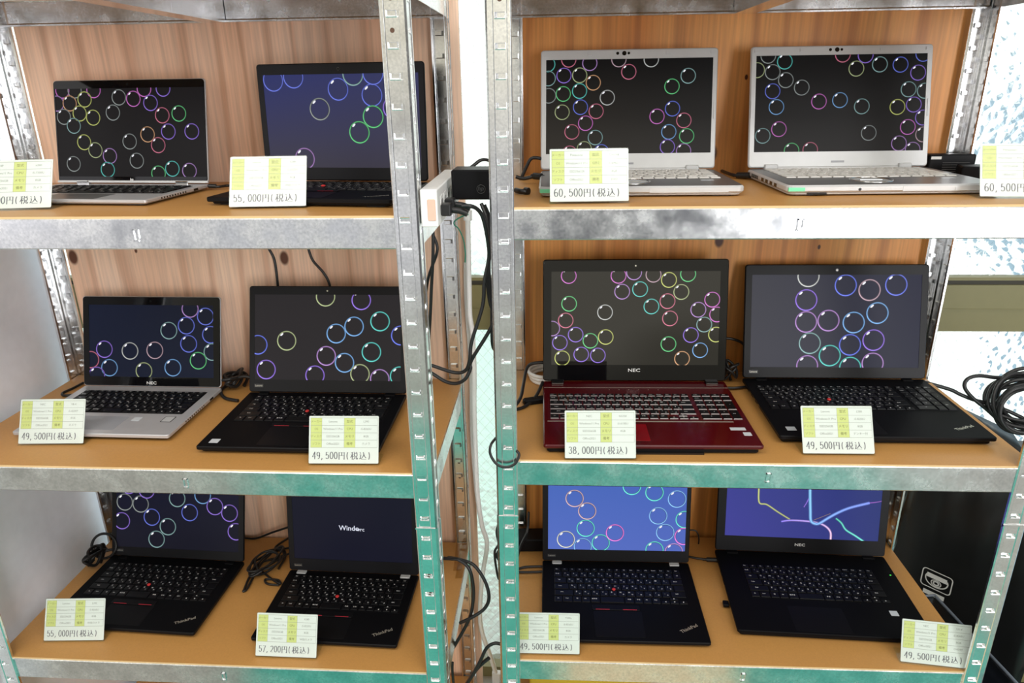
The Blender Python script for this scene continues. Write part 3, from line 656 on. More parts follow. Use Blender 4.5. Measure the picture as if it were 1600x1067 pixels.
def laptop(key, label, pose, zs, th, lw, lh, rect, bg, kb, style='tp', numpad=False, gain=1.0, ribbons=False, text=None, logo=None):
    x, y, ya, w, d, lean = pose
    root = thing('laptop', label, 'laptop', (x, y, zs), ya, 'laptops on sale on the racks')
    shell, deck, bez, lidm, scr = {'tp': (BLK, BLK_S, BEZ, BLK, SCR_M), 'silver': (SILV, SILV, BEZ_G, SILV, SCR_M), 'pana': (SILV_L, SILV_D, SILV_L, SILV_L, SCR_M),
                                   'red': (RED_D, RED_D, BEZ_G, BLK_G, SCR_G), 'hp': (SILV, SILV, BEZ_G, SILV, SCR_M), 'necb': (BLK_S, BLK_S, BEZ, BLK, SCR_M)}[style]
    # base
    b = MB(); zb = 0.0025
    rad = {'pana': 0.012, 'red': 0.006}.get(style, 0.005)
    rim = {'pana': 0.012, 'red': 0.0075, 'hp': 0.006}.get(style, 0.0075)
    b.slab(-w / 2, w / 2, -d, 0.006, th - rim, th, rad, {'pana': 0.003, 'red': 0.002, 'hp': 0.0012}.get(style, 0.0013), 0, 1)
    ins = 0.004 if style == 'pana' else 0.006
    b.slab(-w / 2 + ins, w / 2 - ins, -d + ins + .001, 0.004, zb, th - rim + .0002, rad, 0.0012, 0 if style in ('pana', 'hp') else 4)
    if style == 'pana':   # front edge: media door, latch, jacks, lamps
        b.box(w * .04, w * .42, -d - 0.0006, -d + 0.001, 0.0075, 0.0155, 0); b.box(w * .28, w * .34, -d - 0.0014, -d, 0.008, 0.013, 0)
        b.box(-w * .40, -w * .31, -d + 0.002, -d + .006, 0.003, 0.0055, 2)
        b.disc((-w * .16, -d - 0.0004, 0.011), 0.0024, 1, 'y', 0.0, 2, 14)
        for k in range(5): b.box(-0.022 + k * 0.008, -0.0195 + k * 0.008, -d - 0.0004, -d, th - 0.0065, th - 0.0045, 0)
        for k in range(7): b.box(-w / 2 - 0.0004, -w / 2 + 0.001, -0.035 - k * 0.006, -0.032 - k * 0.006, 0.008, th - 0.004, 2)
        for k in range(4): b.box(-w / 2 - 0.0004, -w / 2 + 0.001, -0.105 - k * 0.024, -0.092 - k * 0.024, 0.008, 0.014, 2)
    if style in ('silver', 'hp'):
        b.box(w / 2 - 0.001, w / 2 + 0.0004, -0.05, -0.036, th - .0055, th - .0015, 2)
        for k in range(10): b.box(w / 2 - 0.001, w / 2 + 0.0003, -0.15 + k * 0.008, -0.147 + k * 0.008, th - .005, th - .002, 2)
    if style == 'red':
        b.box(-w / 2 + 0.002, w / 2 - 0.002, -0.030, -0.0296, th - 0.0002, th + 0.0004, 3)
        b.box(-w / 2 + 0.008, w / 2 - 0.03, -0.187, -0.184, th - 0.0001, th + 0.0003, 3)
        b.box(-0.03, 0.09, -d + 0.004, -d + 0.03, -0.0, 0.004, 2)
        for k in range(6): b.disc((-0.055 + k * 0.02, -0.04, th + 0.0002), 0.0011, 1, 'z', 0, 3, 8)
    if style in ('tp', 'necb'):
        for k in range(3): b.box(-w / 2 - 0.0003, -w / 2 + 0.001, -0.07 - k * 0.03, -0.056 - k * 0.03, th - .006, th - .002, 2)
    base = b.build('base', [shell, deck, BLK_G, {'red': LOGO_S}.get(style, BLK), BLK], root)
    for fx in (-1, 1):
        for fy in (-d + 0.02, -0.02):
            f = MB(); f.box(fx * w * .4 - .015, fx * w * .4 + .015, fy - .004, fy + .004, 0.0, 0.0045); f.build('foot', RUBBER, base)
    # keyboard
    x0, x1, yb, yf = [q / 1000 for q in kb]
    k_ = MB(); k_.slab(x0 - .002, x1 + .002, yf - .002, yb + .002, th - 0.0008, th + 0.0002, 0.003, 0.0001)
    well = {'pana': SILV_D, 'red': RED_D, 'silver': BLK, 'hp': BLK}.get(style, BLK_S)
    kbd = k_.build('keyboard', well, root)
    make_keys(kbd, x0, x1, yb, yf, th + 0.0002, {'pana': 'white', 'red': 'edge'}.get(style, 'black'), numpad)
    cx = (x0 + (x0 + (x1 - x0) * (0.775 if numpad else 1))) / 2 - 0.012
    # pointing devices
    if style == 'tp':
        t = MB(); t.slab(cx - 0.048, cx + 0.052, -d + 0.010, yf - 0.023, th, th + 0.0004, 0.003, 0.0001); t.build('touchpad', BLK_G if key == 'x' else BLK, root)
        t = MB(); t.slab(cx - 0.050, cx + 0.050, yf - 0.021, yf - 0.006, th, th + 0.0014, 0.003, 0.0005)
        btn = t.build('trackpoint_buttons', BLK, root)
        t = MB()
        for a, e in ((-0.043, -0.014), (0.014, 0.043)): t.box(cx + a, cx + e, yf - 0.0205, yf - 0.0192, th + 0.0014, th + 0.0017)
        t.build('red_line', REDL, btn)
        t = MB(); ks = (x1 - x0) * (0.775 if numpad else 1.0)
        t.slab(cx - 0.0038, cx + 0.0038, yb - (yb - yf) * .63 - 0.0038, yb - (yb - yf) * .63 + 0.0038, th + 0.001, th + 0.0042, 0.0037, 0.001, 0, seg=5); t.build('trackpoint', REDM, root)
        t = MB()
        t.text('ThinkPad', 0.0112, TD(w / 2 - 0.037, -d + 0.034 if d < .24 else -d + 0.039, th + 0.0003, 0.52 if not numpad else 0.42), 0, 0.012)
        t.build('logo', LOGO_S, root)
        for hx in (-1, 1):
            t = MB(); t.slab(hx * w * .40 - .011, hx * w * .40 + .011, -0.008, 0.003, th - 0.001, th + 0.0022, 0.002, 0.0006); t.build('hinge', {'tp_rm': SILV_L, 'tp_lm': SILV_L}.get(key, BLK), root)
    elif style == 'pana':
        t = MB(); t.disc((-0.012, -0.172, th - 0.0002), 0.032, 1, 'z', 0.0006, 0, 40); t.tube([(-0.012 + .033 * math.cos(a), -0.172 + .033 * math.sin(a), th + .0002) for a in [2 * math.pi * i / 24 for i in range(24)]], 0.0012, 6, 1, True, False)
        t.box(-0.030, 0.006, -0.1725, -0.1715, th + .0004, th + .0008, 1)
        t.build('round_touchpad', [BLK_G, CHROME], root)
        for hx in (-1, 1):
            t = MB(); t.slab(hx * w * .37 - .012, hx * w * .37 + .012, -0.004, 0.006, th - 0.001, th + 0.0085, 0.002, 0.0008); t.build('hinge', SILV_L, root)
        t = MB(); t.box(-w / 2 + 0.002, -w / 2 + 0.028, -d - 0.0008, -d + 0.002, 0.0085, 0.0145); t.build('wireless_switch', mat('pale_green_switch', srgb(120, 225, 175), 0.3), root)
        sticker(root, w * .36, -0.158, th, 0.022, 0.009)
    elif style == 'silver':
        t = MB(); t.slab(-0.066, 0.036, -0.197, -0.140, th, th + 0.0002, 0.002, 0.0001); t.build('touchpad', PAD, root)
        t = MB(); t.slab(0.108, 0.130, -0.160, -0.136, th, th + 0.0003, 0.0015, 0.0001); s_ = t.build('fingerprint_reader', BLK, root)
        t = MB(); t.slab(0.1095, 0.1285, -0.1585, -0.1375, th + .0002, th + 0.0005, 0.0012, 0.0001); t.build('reader_pad', SILV_L, s_)
        sticker(root, 0.056, -0.150, th, 0.016, 0.016)
    elif style == 'hp':
        t = MB(); t.slab(-0.052, 0.058, -d + 0.004, -0.128, th, th + 0.0002, 0.002, 0.0001); t.build('touchpad', SILV_D, root)
        for hx in (-1, 1):
            t = MB(); t.slab(hx * w * .33 - .013, hx * w * .33 + .013, -0.002, 0.008, th - 0.001, th + 0.006, 0.002, 0.0008); t.build('hinge', CHROME, root)
    elif style == 'red':
        t = MB(); t.slab(-0.106, -0.002, -0.262, -0.197, th, th + 0.0003, 0.002, 0.0001); t.build('touchpad', RED_P, root)
        sticker(root, 0.162, -0.214, th, 0.028, 0.011); sticker(root, 0.174, -0.234, th, 0.014, 0.013)
        for hx in (-1, 1):
            t = MB(); t.slab(hx * w * .42 - .013, hx * w * .42 + .013, -0.012, 0.004, th - 0.001, th + 0.006, 0.002, 0.0008); t.box(hx * w * .42 - .012, hx * w * .42 + .012, -0.0132, -0.012, th + .001, th + .0022, 1); t.build('hinge', [BLK_G, CHROME], root)
    elif style == 'necb':
        t = MB(); t.slab(-0.075, 0.035, -0.250, -0.178, th - .0002, th + 0.0002, 0.002, 0.0001); t.build('touchpad', BLK, root)
        sticker(root, 0.138, -0.185, th, 0.016, 0.015)
        t = MB(); t.box(w / 2 - .013, w / 2 - .010, -0.062, -0.060, th, th + 0.0004); t.build('power_lamp', mat('green_led', (0, .2, 0), .4, emit=(.1, 1, .1), estr=1.5), root)
        t = MB(); t.slab(-w / 2 - 0.012, -w / 2, -0.175, -0.160, 0.005, 0.012, 0.002, 0.0008); t.build('usb_receiver', BLK, root)
        for hx in (-1, 1):
            t = MB(); t.slab(hx * w * .40 - .013, hx * w * .40 + .013, -0.008, 0.003, th - 0.001, th + 0.0028, 0.002, 0.0006); t.build('hinge', BLK, root)
    if key in ('tp_mid', 'tp_right'): sticker(root, -0.160 if numpad else -0.142, -d + (0.029 if numpad else 0.022), th, 0.017, 0.015)
    # lid
    pl = bpy.data.objects.new('lid', None)
    b = MB(); v0 = 0.0025
    hw = lw / 2
    b.slab(-hw, hw, v0, lh, 0.0009, 0.0065, 0.006, 0.0014, 0, axis='y')
    if style == 'pana':
        for k in (-.47, -.22, .22, .47): b.box(lw * k - .004, lw * k + .004, -0.0016, 0.002, lh - .011, lh - .006)
        for hx in (-1, 1): b.box(hx * (hw - .004) - .002, hx * (hw - .004) + .002, -0.001, .002, lh * .42, lh * .56)
    lid = b.build('lid', [lidm], root)
    lid.rotation_euler = (-lean, 0, 0); lid.location = (0, 0, th)
    sx0, sx1, sz0, sz1 = [q / 1000 for q in rect]
    # bezel ring
    b = MB()
    O = [(-hw + .001, v0 + .001), (hw - .001, v0 + .001), (hw - .001, lh - .001), (-hw + .001, lh - .001)]; I = [(sx0, sz0), (sx1, sz0), (sx1, sz1), (sx0, sz1)]
    def rr(q, r, n=4):
        pts = []
        cs = [((q[0][0] + r, q[0][1] + r), 180), ((q[1][0] - r, q[1][1] + r), 270), ((q[2][0] - r, q[2][1] - r), 0), ((q[3][0] + r, q[3][1] - r), 90)]
        for (c_, a0) in cs:
            for i in range(n + 1):
                a = math.radians(a0 + 90 * i / n); pts.append((c_[0] + r * math.cos(a), c_[1] + r * math.sin(a)))
        return pts
    o_, i_ = rr(O, 0.006), rr(I, 0.0006); n = len(o_)
    vs = [(p[0], 0.0012, p[1]) for p in o_] + [(p[0], 0.0, p[1]) for p in rr([(O[0][0] + .0008, O[0][1] + .0008), (O[1][0] - .0008, O[1][1] + .0008), (O[2][0] - .0008, O[2][1] - .0008), (O[3][0] + .0008, O[3][1] - .0008)], 0.0055)] + [(p[0], 0.0, p[1]) for p in i_] + [(p[0], 0.0009, p[1]) for p in i_]
    fs = []
    for a in (0, n, 2 * n):
        for i in range(n): fs.append((a + i, a + (i + 1) % n, a + n + (i + 1) % n, a + n + i))
    b.add(vs, fs, 0); b.build('bezel', bez, lid)
    screen_mesh(lid, key, rect, bg, scr, ribbons, text, gain)
    # camera
    b = MB(); cz = (sz1 + lh) / 2 - .001
    if style == 'pana':
        for dx, r in ((-.0125, .0028), (0, .0042), (.0085, .0024)): b.disc((dx - .012 + .003, -0.0003, lh - .008), r, 1, 'y', 0.0, 0, 16)
        b.build('webcam', BLK_G, lid)
    else:
        b.disc((0.0, -0.0004, cz), 0.0030, 1, 'y', 0.0006, 0, 16); b.disc((0.0, -0.0006, cz), 0.0016, 1, 'y', 0.0, 1, 12); b.build('webcam', [BLK_G, LOGO_S if key in ('tp_mid', 'tp_right', 'nec_red') else BLK], lid)
    if logo:
        for (s, u, v, size, sxx, shear, mt) in logo:
            b = MB(); b.text(s, size, TL(u / 1000, v / 1000, -0.0003), 0, 0.02, sxx, shear); b.build('logo', mt, lid)
    if style == 'tp':
        b = MB(); b.box(-hw + 0.012, -hw + 0.031, -0.0004, 0.0, 0.0125, 0.0195, 0); b.text('Lenovo', 0.0052, TL(-hw + .0215, .016, -.0006), 1, 0.01); b.build('maker_badge', [mat('grey_badge', (0.05, 0.05, 0.055), 0.35, metal=.3), LOGO_S], lid)
    if style == 'hp':
        b = MB(); b.box(-hw, hw, -0.001, 0.003, 0.0025, 0.0065); b.build('lid_edge', SILV_L, lid)
    if style == 'pana':
        b = MB(); b.box(-.012, .012, -0.0009, 0.0, .011, .0145); b.build('latch_catch', PAD, lid)
        b = MB(); b.tube([(-hw + .03, 0.003, 0.001), (hw - .03, 0.003, 0.001)], 0.0042, 10, 0); b.build('hinge_bar', SILV_L, lid)
    return root

NECL = lambda u, v, s=.011: ('NEC', u, v, s * .85, 1.35, 0, LEG_W)
D3 = lambda c: [c, c, c, c]
laptop('hp', "silver laptop with black glass bezel, leftmost on the left rack's top shelf", (-0.7365, 0.2643, -0.0844, 0.3145, 0.1924, 0.2259), ZLf[0], 0.011, 0.3145, 0.195,
       (-153, 155, 14, 179), D3((20, 18, 19)), (-140, 140, -26, -119), 'hp', logo=[('hp', 0, 8.5, .0075, 1, .25, LEG_W)], gain=0.7)
laptop('tp_top', "black laptop with bluish-grey screen on the left rack's top shelf, half behind the steel post", (-0.3129, 0.2473, -0.1216, 0.3198, 0.2047, 0.0665), ZLf[0], 0.014, 0.32, 0.209,
       (-148, 149, 26, 190), [(60, 57, 68), (58, 55, 68), (52, 54, 90), (42, 48, 100)], (-136, 136, -12, -108), 'tp', gain=0.8)  # purple-grey reflected haze is painted into the screen colour
laptop('pa1', "silver laptop with white keys, left one of the two on the right rack's top shelf", (0.2186, 0.3238, 0.0005, 0.3342, 0.2301, 0.2301), ZR[0], 0.018, 0.334, 0.225,
       (-157, 158, 31.5, 207), [(44, 40, 34), (34, 32, 30), (10, 10, 10), (10, 10, 10)], (-141, 150, -6, -134), 'pana', gain=0.7)
laptop('pa2', "silver laptop with white keys, right one of the two on the right rack's top shelf", (0.6158, 0.3243, 0.0195, 0.3385, 0.2306, 0.2477), ZR[0], 0.018, 0.336, 0.226,
       (-158, 158, 31.5, 209), [(26, 24, 22), (26, 24, 23), (12, 12, 12), (12, 12, 12)], (-141, 150, -6, -136), 'pana', gain=0.6)
laptop('nec_silver', "silver laptop with black keys and touchpad on the left rack's middle shelf", (-0.7889, 0.2760, -0.0213, 0.3094, 0.2135, 0.3087), ZLf[1], 0.015, 0.3094, 0.197,
       (-140, 139, 23, 178.5), [(20, 26, 44), (20, 26, 44), (16, 20, 34), (20, 26, 46)], (-134, 133, -20, -123), 'silver', logo=[NECL(0, 10, .010)], gain=0.75)
laptop('tp_mid', "black laptop on the left rack's middle shelf, its screen partly behind the post", (-0.3951, 0.2484, -0.0128, 0.3361, 0.2342, 0.3357), ZLf[1], 0.016, 0.336, 0.226,
       (-156, 156, 29, 208), D3((40, 37, 39)), (-144, 144, -15, -130), 'tp')
laptop('nec_red', "glossy dark red laptop with number pad on the right rack's middle shelf", (0.2482, 0.3021, 0.0134, 0.3830, 0.2792, 0.2198), ZR[1], 0.02, 0.383, 0.258,
       (-174, 175, 36.5, 233), D3((26, 24, 20)), (-179, 182, -61.5, -177), 'red', numpad=True, logo=[NECL(0, 25, .0115)])
laptop('tp_right', "wide black laptop with number pad on the right rack's middle shelf", (0.6702, 0.3278, 0.0020, 0.3773, 0.2586, 0.2735), ZR[1], 0.018, 0.377, 0.2426,
       (-174, 174, 26, 221), [(66, 66, 74), (30, 32, 52), (24, 26, 50), (62, 62, 70)], (-172, 180, -36, -147), 'tp', numpad=True)  # grey haze over the left side is painted into the screen colour
laptop('tp_ll', "black laptop with violet bubbles, left one on the left rack's bottom shelf", (-0.8051, 0.2624, -0.0470, 0.3285, 0.2251, 0.3205), ZLf[2], 0.015, 0.3285, 0.218,
       (-152, 151, 24.5, 197), [(22, 22, 34), (20, 20, 32), (16, 18, 40), (16, 18, 40)], (-143, 142, -22, -134), 'tp', gain=0.75)
laptop('tp_lm', "black laptop with one white word on its dark screen, left rack's bottom shelf", (-0.3735, 0.2268, -0.0337, 0.3009, 0.2094, 0.1928), ZLf[2], 0.014, 0.301, 0.206,
       (-137, 137, 32, 188), D3((19, 20, 36)), (-132, 132, -13, -118), 'tp', text=[('Windo', -7, 109, .0165), ('wrc', 19, 107, .0125)])
laptop('tp_rm', "black laptop with bright blue bubble screen on the right rack's bottom shelf", (0.2238, 0.2854, 0.0038, 0.3357, 0.2442, 0.1727), ZR[2], 0.015, 0.336, 0.226,
       (-155, 158, 31.5, 205), [(88, 112, 196), (84, 106, 190), (70, 100, 184), (72, 104, 186)], (-142, 143, -22, -136), 'tp', gain=1.3)
laptop('nec_low', "wide black laptop with coloured ribbons on its blue screen, right rack's bottom shelf", (0.6519, 0.3241, -0.0382, 0.3822, 0.2566, 0.1853), ZR[2], 0.02, 0.3822, 0.256,
       (-171, 173, 40, 237), [(66, 66, 150), (48, 58, 120), (36, 50, 112), (56, 62, 140)], (-142, 145, -46, -156), 'necb', ribbons=True, logo=[NECL(0, 23.5, .0105)])

# ------------------------------------------------------------------ price cards
def arc(cx, cy, rx, ry, a0, a1, n=12): return [(cx + rx * math.cos(math.radians(a0 + (a1 - a0) * i / n)), cy + ry * math.sin(math.radians(a0 + (a1 - a0) * i / n))) for i in range(n + 1)]
GL = {   # strokes in a box 0..1 high; digits 0..0.55 wide, characters 0..1 wide
 '0': [arc(.27, .5, .20, .48, 0, 360, 24)],
 '2': [arc(.26, .72, .19, .25, 160, -40, 12) + [(.08, .06)], [(.06, .04), (.48, .04)]],
 '3': [arc(.24, .74, .17, .22, 150, -80, 10), arc(.24, .27, .20, .25, 85, -150, 12)],
 '4': [[(.36, .0), (.36, .98), (.04, .30), (.52, .30)]],
 '5': [[(.44, .95), (.12, .95), (.10, .52)] + arc(.25, .32, .20, .29, 120, -150, 12)],
 '6': [arc(.30, .45, .24, .52, 70, 180, 10) + arc(.27, .29, .19, .27, 180, 540, 20)],
 '7': [[(.06, .95), (.48, .95), (.20, .0)]],
 '8': [arc(.27, .75, .16, .22, 0, 360, 18), arc(.27, .27, .20, .26, 0, 360, 20)],
 '9': [arc(.27, .69, .19, .27, 0, 360, 20), arc(.24, .5, .22, .48, 0, -100, 10)],
 ',': [[(.12, .10), (.17, .04), (.08, -.12)]],
 '円': [[(.12, -.05), (.12, .92), (.88, .92), (.88, -.02), (.76, .02)], [(.12, .48), (.88, .48)], [(.5, .92), (.5, .48)]],
 '(': [arc(.42, .45, .28, .62, 130, 230, 8)], ')': [arc(-.02, .45, .28, .62, 50, -50, 8)],
 '税': [[(.40, .98), (.08, .86)], [(.02, .66), (.44, .66)], [(.24, .92), (.24, -.05)], [(.24, .62), (.03, .22)], [(.26, .50), (.42, .34)],
        [(.56, .98), (.62, .82)], [(.90, .98), (.80, .82)], [(.54, .78), (.54, .42), (.92, .42), (.92, .78), (.54, .78)], [(.64, .42), (.60, .16), (.44, -.04)], [(.80, .42), (.80, .05), (.84, .0), (.96, .0), (1.0, .16)]],
 '込': [[(.10, .92), (.22, .80)], [(.04, .60), (.22, .60), (.18, .22), (.05, .02)], [(.16, .14), (.34, .0), (.98, -.02)], [(.58, .95), (.64, .70), (.60, .45), (.36, .14)], [(.64, .70), (.74, .40), (.96, .16)]],
}
def stroke_text(b, chars, h, mi, y):
    for ch, x0, z0, sx in chars:
        for st in GL[ch]:
            pts = [(x0 + p[0] * h * sx, z0 + p[1] * h) for p in st]
            if len(pts) > 4:
                pass
            for (a, c) in zip(pts[:-1], pts[1:]):
                dx, dz = c[0] - a[0], c[1] - a[1]; l = math.hypot(dx, dz) or 1e-6
                wd = h * (0.018 + 0.040 * abs(dz) / l)
                nx, nz = -dz / l * wd, dx / l * wd; ex, ez = dx / l * wd * .5, dz / l * wd * .5
                b.add([(a[0] + nx - ex, y, a[1] + nz - ez), (c[0] + nx + ex, y, c[1] + nz + ez), (c[0] - nx + ex, y, c[1] - nz + ez), (a[0] - nx - ex, y, a[1] - nz - ez)], [(0, 1, 2, 3)], mi)

def price_card(pose, zs, price, label, maker, spec):
    x, y, ya, tilt = pose; W_, H_ = 0.1225, 0.083
    root = thing('price_card', label, 'price tag', (x, y, zs), ya, 'price cards in clear stands')
    h = MB()
    h.slab(-W_ / 2 - .0008, W_ / 2 + .0008, 0.0, H_ + .0015, -0.0009, 0.0, 0.002, 0.0002, 0, axis='y')
    h.slab(-W_ / 2 - .0008, W_ / 2 + .0008, 0.0, H_ + .0015, 0.0009, 0.0021, 0.002, 0.0002, 0, axis='y')
    hs = h.build('front_sheet', CLEAR, root); hs.rotation_euler = (-tilt, 0, 0); hs.location = (0, 0, 0.003)
    f = MB(); f.box(-W_ / 2 - .0008, W_ / 2 + .0008, -0.0015, 0.040, 0.0002, 0.0016); f.build('foot', CLEAR, root)
    c = MB(); c.slab(-W_ / 2, W_ / 2, 0.001, H_ + .0005, 0.0001, 0.0007, 0.002, 0.0001, 0, axis='y')
    xa, xb = -W_ / 2, W_
    fx = lambda t: xa + W_ * t
    top, bot = H_ * 0.965, H_ * 0.345; rows = [top - (top - bot) * i / 4 for i in range(5)]
    def rect(x0, x1, z0, z1, mi, yy): c.add([(x0, yy, z0), (x1, yy, z0), (x1, yy, z1), (x0, yy, z1)], [(0, 1, 2, 3)], mi)
    rect(fx(.025), fx(.185), bot, top, 1, -0.00002); rect(fx(.505), fx(.665), bot, top, 1, -0.00002)
    for i, zz in enumerate(rows): rect(fx(.025), fx(.98), zz - .00022, zz + .00022, 3, -0.00005)
    for t in (.025, .185, .505, .665, .98): rect(fx(t) - .00015, fx(t) + .00015, bot, top, 3, -0.00005)
    cells = [('メーカー', 4), ('OS', 4), ('ディスク', 4), ('ソフト', 4)]; col3 = ['型式', 'CPU', 'メモリ', '備考']
    for i in range(4):
        zc = (rows[i] + rows[i + 1]) / 2
        c.text(cells[i][0], .0050, TL(fx(.105), zc, -0.00008), 4, 0.0); c.text(col3[i], .0056, TL(fx(.585), zc, -0.00008), 4, 0.01)
        a, d = [(maker, spec[0]), ('Windows11 Pro', spec[1]), ('SSD256GB', spec[2]), ('Office2021', spec[3])][i]
        c.text(a, .0052, TL(fx(.345), zc, -0.00008), 3, 0.0); c.text(d, .0050, TL(fx(.82), zc, -0.00008), 3, 0.0)
    z0 = H_ * 0.105; hh = 0.0125; ch = []
    xs = [.05, .11, .175, .24, .30, .36]
    for q, t in zip(price, xs): ch.append((q, fx(t), z0, 1.0))
    ch += [('円', fx(.425), z0, .95), ('(', fx(.535), z0, 1.0), ('税', fx(.60), z0, 1.0), ('込', fx(.725), z0, 1.0), (')', fx(.845), z0, 1.0)]
    stroke_text(c, ch, hh, 2, -0.00008)
    co = c.build('card', [PAPER, PAPER_Y, INK, INK_F, INK_Y], root); co.rotation_euler = (-tilt, 0, 0); co.location = (0, 0, 0.003)
    return root
CARDS = [
 ((-0.8038, 0.0265, 0.14, 0.50), ZLf[0], '60,500', "price card cut off by the photo's left edge, on the left rack's top shelf", 'HP', ('x360', 'i5-7300U', '8GB', 'カメラ')),
 ((-0.381, 0.0315, 0.064, 0.46), ZLf[0], '55,000', "price card reading 55,000 yen on the left rack's top shelf, before a black laptop", 'Lenovo', ('X280', 'i5-8250U', '8GB', 'WEBカメラ')),
 ((0.1316, 0.0319, 0.037, 0.37), ZR[0], '60,500', "price card reading 60,500 yen in front of the left silver white-keyed laptop", 'Panasonic', ('CF-LV8', 'i5-8365U', '8GB', 'DVD')),
 ((0.7957, 0.0526, -0.093, 0.40), ZR[0], '60,500', "price card at the photo's right edge, on the right rack's top shelf", 'Panasonic', ('CF-LV8', 'i5-8365U', '8GB', 'DVD')),
 ((-0.8571, 0.042, 0.041, 0.46), ZLf[1], '49,500', "price card reading 49,500 yen in front of the silver black-keyed laptop", 'NEC', ('VB-4', 'i5-8200Y', '8GB', 'カメラ')),
 ((-0.2872, -0.0173 + .001, 0.0205, 0.40), ZLf[1], '49,500', "price card reading 49,500 yen at the right end of the left rack's middle shelf", 'Lenovo', ('L390', 'i5-8265U', '8GB', 'カメラ')),
 ((0.1593, 0.0045, 0.025, 0.385), ZR[1], '38,000', "price card reading 38,000 yen in front of the red laptop", 'NEC', ('NS350', 'i3-6100U', '4GB', '')),
 ((0.5736, 0.0322, 0.0143, 0.50), ZR[1], '49,500', "price card reading 49,500 yen in front of the wide black laptop, middle shelf", 'Lenovo', ('L580', 'i5-8250U', '8GB', 'テンキー付')),
 ((-0.8965, 0.0132, 0.051, 0.46), ZLf[2], '55,000', "price card reading 55,000 yen on the left rack's bottom shelf, near the white panel", 'Lenovo', ('L390', 'i5-8265U', '8GB', 'WEBカメラ')),
 ((-0.4458, -0.014, -0.0144, 0.44), ZLf[2], '57,200', "price card reading 57,200 yen on the left rack's bottom shelf", 'Lenovo', ('X280', 'i5-8350U', '8GB', 'WEBカメラ')),
 ((0.0704, 0.0144, 0.007, 0.28), ZR[2], '49,500', "price card reading 49,500 yen beside the slotted post, right rack's bottom shelf", 'Lenovo', ('T490s', 'i5-8265U', '8GB', 'カメラ')),
 ((0.8077, 0.0129, -0.118, 0.345), ZR[2], '49,500', "price card reading 49,500 yen at the right end of the right rack's bottom shelf", 'NEC', ('VX-4', 'i5-8265U', '8GB', 'DVD付')),
]
for c_ in CARDS: price_card(*c_)

# ------------------------------------------------------------------ power strip, adapters, cables
def cable(name, label, pts, r=0.0032, m=RUBBER, group='black cables around the racks', cat='cable', closed=False, plugs=()):
    b = MB(); b.tube(pts, r, 8, 0, closed); o = b.build(name, m)
    tag(o, label, cat, group)
    for (p, q, rr_) in plugs:
        b = MB(); p, q = Vector(p), Vector(q); b.tube([p, p + (q - p) * .1, p + (q - p) * .2, q], rr_, 10, 0, False, False); b.tube([p - (q - p) * .3, p], rr_ * .6, 8, 0, False, False)
        b.build('plug', RUBBER, o)
    return o
A = lambda lst, Y: [at(px, py, Y=Y if not isinstance(Y, (list, tuple)) else Y[i]) for i, (px, py) in enumerate(lst)]
AZ = lambda lst, Z: [at(px, py, Z=Z if not isinstance(Z, (list, tuple)) else Z[i]) for i, (px, py) in enumerate(lst)]

ps = thing('power_strip', 'white power strip with a glowing switch on the side of the left rack', 'power strip', (-0.110, -0.032, 1.378))
b = MB(); b.slab(-0.013, 0.013, 0.0, 0.262, 0.0, 0.056, 0.003, 0.0015); b.build('body', WPL, ps)
b = MB(); b.slab(-0.002, 0.010, 0.010, 0.042, -0.0018, 0.0, 0.002, 0.0006, 0, axis='y'); b.build('switch', AMBER, ps)
for k in range(6):
    b = MB(); b.box(0.0128, 0.0136, 0.030 + k * .038, 0.055 + k * .038, 0.016, 0.042, 0); b.box(0.0136, 0.0139, 0.036 + k * .038, 0.0385 + k * .038, 0.022, 0.036, 1); b.box(0.0136, 0.0139, 0.046 + k * .038, 0.0485 + k * .038, 0.022, 0.036, 1)
    b.build('outlet', [WPL, BLK], ps)

def adapter(name, label, loc, rz, size, cat='power adapter', logo=False, bar=False):
    r = thing(name, label, cat, loc, rz); w, d, h = size
    b = MB(); b.slab(-w / 2, w / 2, -d / 2, d / 2, 0, h, 0.005, 0.0025); b.build('body', BLK, r)
    if logo:
        b = MB()
        ring = [(0.014 + .0068 * math.cos(a), -d / 2 - .0003, h * .36 + .0068 * math.sin(a)) for a in [2 * math.pi * i / 24 for i in range(24)]]
        b.tube(ring, 0.0006, 6, 0, True, False); b.text('hp', 0.010, TL(0.014, h * .38, -d / 2 - .0004), 0, 0.01, 1, .25); b.build('logo', mat('dim_logo', (.06, .06, .06), .25, metal=.5), r)
    if bar:
        b = MB(); b.box(-w / 2 + .004, w / 2 - .028, -d / 2 - .0003, -d / 2, h * .74, h * .92, 0)
        for k in range(5): b.box(-w / 2 + .028, w / 2 - .012 - .006 * (k % 3), -d / 2 - .0003, -d / 2, h * (.58 - .11 * k), h * (.60 - .11 * k), 1)
        b.box(-w / 2 + .005, -w / 2 + .024, -d / 2 - .0005, -d / 2, h * .76, h * .90, 2); b.build('type_label', [BLK, mat('dim_print', (.12, .12, .12), .6), PAPER], r)
    else:
        b = MB(); b.tube([(w / 2 - .001, 0, h / 2), (w / 2 + .008, 0, h / 2)], .003, 8, 0, False, False); b.build('cable_sleeve', RUBBER, r)
    return r
adapter('charger_block', 'black charger block with round logo plugged into the white power strip', (-0.053, 0.085, 1.405), -0.03, (0.068, 0.056, 0.047), logo=True)
